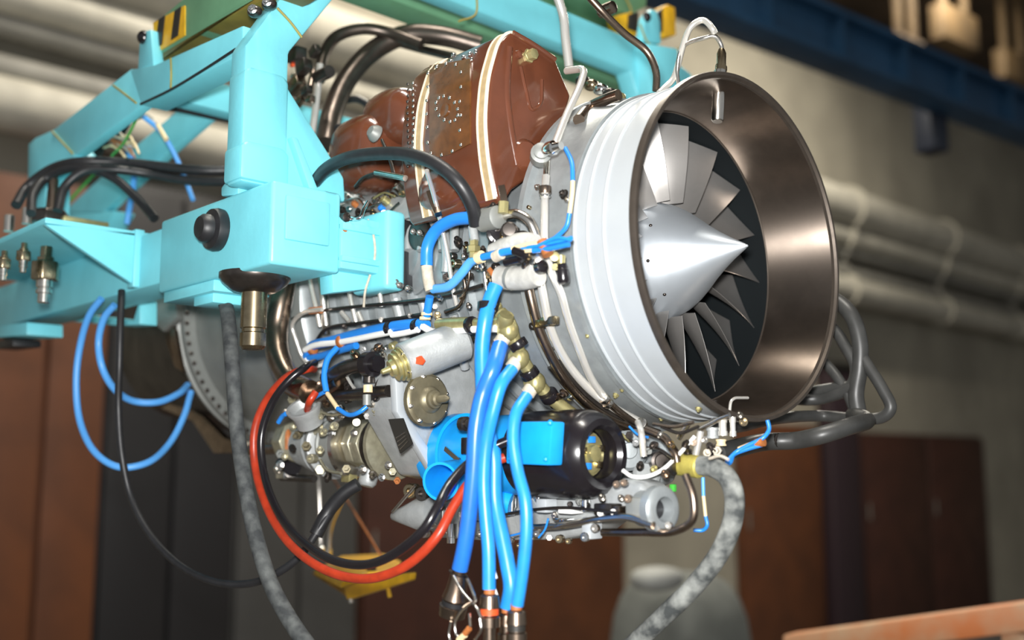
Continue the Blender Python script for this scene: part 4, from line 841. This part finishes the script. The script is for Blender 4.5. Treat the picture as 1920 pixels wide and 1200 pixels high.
# pale blue thermocouple cables at the left
hose('pale_blue_cable', 13, BLUES, [(190,560,-.66),(168,590,-.67),(152,640,-.67),(143,710,-.67),(150,790,-.66),(180,850,-.64),(225,876,-.60),(275,868,-.54),(315,835,-.47),(345,780,-.40),(358,735,-.36)], 'pale blue cable, the longer loop hanging at the far left', 'cable')
hose('pale_blue_cable', 13, BLUES, [(215,572,-.64),(196,595,-.65),(185,640,-.65),(192,690,-.64),(215,730,-.60),(250,752,-.54),(295,754,-.48),(335,738,-.41),(352,722,-.36)], 'pale blue cable, the shorter loop ending at the rear flange', 'cable')
hose('pale_blue_cable', 9, BLUES, [(268,218,-.55),(300,245,-.5),(325,285,-.46),(345,330,-.43),(362,375,-.42)], 'thin pale blue cable dropping inside the slanting rails', 'cable')
hose('pale_blue_cable', 11, BLUES, [(236,270,-.5),(250,310,-.48),(250,350,-.46),(242,395,-.44),(238,420,-.44)], 'short pale blue cable hanging behind the bracket', 'cable')
hose('thin_black_cable', 14, RUBBER, [(228,545,-.66),(226,600,-.67),(224,680,-.67),(222,760,-.66),(228,850,-.65),(245,930,-.63),(280,1000,-.61),(335,1058,-.58),(400,1090,-.55),(460,1095,-.52),(510,1080,-.50),(560,1045,-.47),(600,990,-.44),(635,938,-.40),(665,912,-.38)], 'thin black cable in a wide loop at the lower left', 'cable')
T('cable_wrap', 26, RUBBER, bpy.data.objects['thin_black_cable'], [(592,1003,-.445),(615,960,-.42),(645,925,-.40),(672,908,-.38)])
hose('black_hose', 19, RUBBER, [(30,385,-.80),(52,350,-.76),(95,318,-.72),(150,304,-.68),(220,304,-.6),(300,312,-.52),(380,320,-.44),(450,318,-.36),(520,310,-.3)], 'upper of the black hoses running behind the post', 'hose')
hose('black_hose', 17, RUBBER, [(108,395,-.74),(122,350,-.72),(160,320,-.68),(215,318,-.62),(280,326,-.54),(350,338,-.47),(430,340,-.4),(500,330,-.32)], 'lower of the black hoses running behind the post', 'hose')
hose('black_hose', 17, RUBBER, [(58,400,-.80),(62,365,-.78),(85,335,-.74),(130,316,-.7),(175,318,-.66),(215,335,-.62),(255,370,-.58),(290,410,-.56)], 'black hose dropping diagonally behind the bracket', 'hose')
for L, lab in (([(270,190,-.62),(255,225,-.6),(232,268,-.58),(210,292,-.56)], 'thin green wire tied under the kink of the rail'), ([(178,325,-.5),(150,355,-.5),(122,385,-.5)], 'thin green wire lying along the inner slanting rail')):
    hose('green_wire', 5, GREENW, L, lab, 'wire', seg=8)
w = thing('wire_tangle', PY(220,275,-.55), 'tangle of beige and brown thermocouple ends under the slanting rail', 'wires')
rr = random.Random(5)
for k in range(9):
    a, b = 205+rr.uniform(-22,18), 262+rr.uniform(-8,16)
    T('wire_end', 4.5, (BEIGE,ORANGE,CREAM)[k%3], w, [(a,b,-.55),(a+14,b-4+rr.uniform(-6,6),-.56),(a+30,b+rr.uniform(-4,10),-.56),(a+40,b+18,-.56)], seg=6)
T('wire_end', 9, BEIGE, w, [(252,222,-.53),(280,218,-.52),(296,235,-.51)]); T('wire_end', 9, CREAM, w, [(296,235,-.51),(312,262,-.5)])
MB().obox(PY(225,232,-.50), X_*.045+Z_*.02, Y_*.02, Z_*.02-X_*.008).build('terminal_strip', STRIPE, w, .003); MB().obox(PY(180,275,-.50), X_*.045+Z_*.025, Y_*.02, Z_*.02-X_*.008).build('terminal_strip', STRIPE, w, .003)
# wires and cables at the lower right
hose('blue_wire', 8, BLUEW, [(1439,788,-.05),(1442,805,-.05),(1432,820,-.06),(1405,834,-.07),(1380,848,-.08),(1362,866,-.1)], 'blue wire curling below the intake rim', 'wire', seg=10)
hose('blue_wire', 9, BLUEW, [(1428,834,-.06),(1400,842,-.07),(1376,852,-.08),(1368,868,-.1),(1352,872,-.12)], 'second blue wire tied into the brown lacing below the intake', 'wire', seg=10)
o = hose('cream_wire', 9, CREAM, [(1428,826,-.06),(1405,834,-.065),(1385,842,-.07)], 'short cream wire beside the blue wires below the intake', 'wire', seg=10)
T('lacing', 18, ORANGE, o, [(1418,832,-.06),(1432,828,-.06)])
hose('white_wire', 8, WHITE, [(1168,882,-.26),(1185,893,-.24),(1210,894,-.22),(1240,882,-.2),(1270,855,-.18),(1303,818,-.16)], 'white wire sagging between the black ring and the intake fittings', 'wire', seg=10)
o = hose('blue_wire', 7, BLUES, [(1318,895,-.14),(1319,930,-.14)], 'thin blue wire with a cream sleeve hanging beside the bent pipe', 'wire', seg=10)
T('cream_sleeve', 7, CREAM, o, [(1319,930,-.14),(1323,968,-.14)]); T('wire_tail', 7, BLUEW, o, [(1323,968,-.14),(1326,985,-.14),(1318,994,-.14),(1300,994,-.15)])
yR = .42
CB = mat('grey black cable', (.05,.05,.048), .4, 0, .3, 30)
for w_, L, lab in ((30, [(1440,560,.33),(1500,545,.36),(1560,560),(1595,590),(1612,640),(1612,690),(1605,740),(1610,775)], 'thick grey cable, outermost curve right of the intake'),
                (22, [(1608,655),(1630,690),(1655,730),(1670,765),(1655,782),(1610,785),(1540,780),(1450,785,.25),(1380,800,.1),(1340,795,-.02)], 'grey cable making the rightmost pointed loop'),
                (22, [(1440,620,.33),(1510,600,.37),(1560,615),(1585,650),(1604,690),(1596,722),(1560,728),(1520,735),(1490,745)], 'grey cable in the inner loop right of the intake'),
                (20, [(1440,650,.33),(1500,652,.38),(1545,680),(1575,715),(1592,745),(1604,775)], 'short grey cable crossing behind the inner loop'),
                (24, [(1430,720,.30),(1480,745,.38),(1530,748),(1570,738),(1600,725)], 'grey cable passing behind the intake rim'),
                (34, [(1345,850,-.08),(1390,838,.02),(1440,828,.12),(1490,826),(1540,816),(1590,800,.2),(1625,788,.34),(1600,778,.42)], 'black sheathed cable bundle below the intake at right')):
    hose('grey_cable', w_, CB, L, lab, 'cable', y=yR if w_ < 34 else .15, seg=14)
o = bpy.data.objects['grey_cable.005']
LL(1452,826,.13,X_, [(-10,14),(10,14),(12,10)], STEELD, 'clip', 14, o)
# ================================================================ yellow bracket hanging below
yy = .12
YB = thing('yellow_bracket', PY(680,1110,yy), 'yellow metal bracket hanging on two thin rods below the fuel pump', 'bracket')
MB().prism([PY(a,b,yy-.12) for a,b in ((640,1085),(690,1082),(770,1074),(768,1088),(720,1104),(660,1122),(650,1124)) ], (0,.02,0)).build('front_plate', YELLOW, YB, .003)
MB().prism([PZ(a,b,PY(680,1060,yy).z-Z0) for a,b in ((590,1068),(640,1042),(720,1038),(752,1052),(745,1070),(690,1072),(640,1092))], (0,0,-.015)).build('top_plate', YELLOW, YB, .003)
MB().prism([PY(a,b,yy-.10) for a,b in ((584,1072),(640,1088),(652,1122),(640,1112),(588,1080))], (0,.02,0)).build('side_plate', mat('rusty yellow',(.42,.22,.03),.6,0,.5,20), YB, .003)
T('peg', 8, YELLOW, YB, [(727,1100),(731,1120)], y=yy-.11); T('peg', 10, STEEL, YB, [(657,1118),(659,1130)], y=yy-.11)
LL(700,1066,yy-.06,-Y_, [(0,10),(10,9),(11,0)], STEELD, 'bolt_head', 12, YB)
T('hanger_rod', 8, STEEL, YB, [(592,800),(597,890),(600,960),(602,1036)], y=yy); T('hanger_rod', 8, STEEL, YB, [(668,860),(645,930),(622,985),(616,1040)], y=yy)
for a,b in ((602,1034),(616,1038)): LL(a,b,yy,Z_, [(-6,6),(8,7),(10,4)], CHROME, 'rod_end', 10, YB)
T('hanger_cord', 4, ORANGE, YB, [(620,890),(680,985),(716,1045)], y=yy+.05)
# cord tied on the turquoise arm, small eye bolt
hose('cord', 5, BEIGE, [(690,412,-.42),(700,440,-.42),(703,480,-.415),(694,515,-.41),(685,545,-.41),(682,575,-.40)], 'thin beige cord hanging over the turquoise arm', 'cord', seg=8)
LL(647,408,-.49,X_, [(-12,9),(6,9),(8,5)], STEELD, 'eye_bolt', 12, FR); LL(645,430,-.49,X_, [(-8,6),(4,6)], ORANGE, 'rust_spot_bolt', 10, FR)
T('clip_chain', 7, CHROME, FR, [(655,412,-.48),(675,408,-.47),(682,392,-.46),(690,378,-.45)])

# ================================================================ small fittings in the crowded areas
rg = random.Random(11)
def nipple(px_, py_, y, r, material, ax=None, L=2.2, parent=None, name='fitting'):
    p = PY(px_, py_, y); u = m(r, p); ax = ax or Vector((rg.uniform(.2,1), rg.uniform(-1,-.2), rg.uniform(-.5,.5)))
    h = 6 if rg.random() < .5 else 14
    o = MB().lathe(p, ax, [(-u,u*.9),(0,u*.9),(0,u*1.15),(u*.8,u*1.15),(u*.8,u*.75),(u*L,u*.7),(u*L,u*.35),(u*L*.8,u*.3)], h).build(name, material, parent or EN)
    return o
for a,b,y,r,mt in ((548,752,-.40,9,OLIVE),(560,742,-.40,7,STEEL),(600,775,-.42,10,OLIVE),(612,758,-.42,8,STEELB),(625,800,-.42,9,OLIVE),(640,765,-.42,7,CHROME),(655,748,-.42,8,STEELD),(668,792,-.40,8,OLIVE),(590,790,-.42,11,OLIVE),(605,812,-.42,8,OLIVE),(560,815,-.40,9,TAN),(575,838,-.40,10,TAN),(548,840,-.40,8,STEELD),(600,846,-.42,9,OLIVE),(700,758,-.42,9,STEEL),(706,776,-.41,7,OLIVE),(712,742,-.42,10,STEELD),(690,780,-.41,8,STEEL),(655,720,-.42,10,STEELD),(640,700,-.43,8,STEEL),(600,720,-.42,8,STEELB),(668,668,-.44,10,STEELB),(700,660,-.42,8,STEELD),(682,655,-.43,7,CHROME),(710,650,-.42,8,STEELB),(720,668,-.44,7,STEEL),(535,770,-.40,7,STEEL),(525,850,-.36,9,CASED),(520,880,-.36,8,STEEL),(600,880,-.37,10,OLIVE),(615,893,-.37,8,STEELD),(650,880,-.38,9,TAN),(700,885,-.36,9,STEEL),(735,885,-.36,8,OLIVE),(745,900,-.34,7,ORANGE)):
    nipple(a,b,y,r*.8,mt)
for a,b,y,r,mt in ((1180,815,-.22,8,STEELD),(1192,830,-.22,7,CHROME),(1225,835,-.2,8,STEELD),(1238,815,-.2,6,STEEL),(1255,830,-.2,8,STEELB),(1215,845,-.2,7,CASED),(1248,890,-.2,9,STEELB),(1225,880,-.2,7,BRASS),(1200,875,-.2,8,STEELD),(1285,835,-.17,8,STEELD),(1300,830,-.16,7,STEELB),(1290,850,-.16,9,STEELD),(1325,850,-.14,8,BEIGE),(1332,838,-.14,9,STEELD),(1345,845,-.13,10,BEIGE),(1320,825,-.14,7,STEEL),(1395,790,-.06,9,BRONZE),(1388,780,-.08,7,STEEL),(1180,905,-.24,7,STEELB),(1165,935,-.26,7,STEEL),(1215,925,-.22,7,STEEL),(1130,935,-.28,8,STEEL),(1085,940,-.28,7,CASED),(1040,965,-.3,7,STEEL),(990,965,-.3,8,STEELD),(925,985,-.3,8,STEEL),(870,965,-.3,9,STEELD),(850,950,-.3,8,STEEL),(825,950,-.3,10,STEELB),(812,985,-.3,8,STEEL),(1000,1008,-.28,6,BRONZE),(1030,1008,-.28,6,STEEL),(930,1010,-.28,6,STEELD),(880,1008,-.28,7,STEEL)):
    nipple(a,b,y,r*.8,mt)
for a,b,R,r,mt in ((930,430,.40,9,STEELD),(942,452,.40,8,BRONZE),(968,440,.39,9,STEELD),(905,500,.40,8,CHROME),(915,518,.40,7,BRONZE),(880,520,.38,8,STEELD),(870,545,.38,7,STEEL),(850,600,.39,8,STEEL),(820,590,.39,8,BRONZE),(815,575,.39,6,STEEL),(825,560,.39,7,CHROME),(990,480,.41,8,BRONZE),(985,500,.41,9,STEELD),(1000,495,.41,7,CHROME),(1042,500,.39,7,BRASS),(905,470,.40,7,STEELD),(860,455,.38,9,STEELD),(874,465,.38,7,BRONZE),(838,520,.37,8,STEELD),(880,575,.37,6,STEEL),(715,600,.385,6,STEEL),(770,592,.385,6,STEEL),(645,612,.39,6,STEELD),(935,575,.385,8,BRASS),(940,395,.39,8,BRASS),(925,390,.39,9,STEELD),(905,388,.38,9,CASED),(770,345,.36,8,STEELB),(756,362,.37,8,BRONZE),(690,352,.38,7,STEELD),(655,392,.39,6,CHROME),(672,400,.39,7,STEELD),(700,400,.38,7,BRONZE),(720,400,.38,6,STEEL)):
    p = PR(a,b,R); nipple(a,b,p.y,r*.8,mt)
# thin capillary lines between them
for L, w, mt in (([(640,380),(668,372),(690,388),(716,380)],4,CHROME),([(660,410),(690,396),(722,402),(748,380)],4,STEELD),([(700,372),(718,362),(740,368)],4,BRASS),([(870,470),(880,500),(876,540),(862,560)],5,STEELB),([(940,540),(934,570),(930,585)],6,STEELD),([(960,440),(985,435),(1000,450)],5,STEELD),([(830,395),(850,405),(872,398),(890,404)],5,STEELD)):
    T('capillary_line', w, mt, EN, L, R=.392, seg=6)
for L, w, mt in (([(560,790),(590,770),(620,778),(650,772)],6,OLIVE),([(600,862),(612,880),(640,888)],6,OLIVE),([(720,700),(706,720),(700,745)],6,STEELD),([(648,702),(658,720),(664,728)],7,TUBEW)):
    T('capillary_line', w, mt, EN, L, y=-.425, seg=6)
for L, w, mt in (([(1175,820),(1205,838),(1235,842),(1262,860)],6,STEELD),([(1180,800),(1196,815),(1215,820)],5,BLUEW),([(1165,815),(1180,826)],8,BRASS),([(1240,800),(1275,812),(1310,800)],7,STEELD),([(1225,795),(1262,800),(1300,792)],8,STEELB),([(1330,860),(1350,855),(1366,862)],6,BEIGE)):
    T('capillary_line', w, mt, EN, L, y=-.20, seg=6)
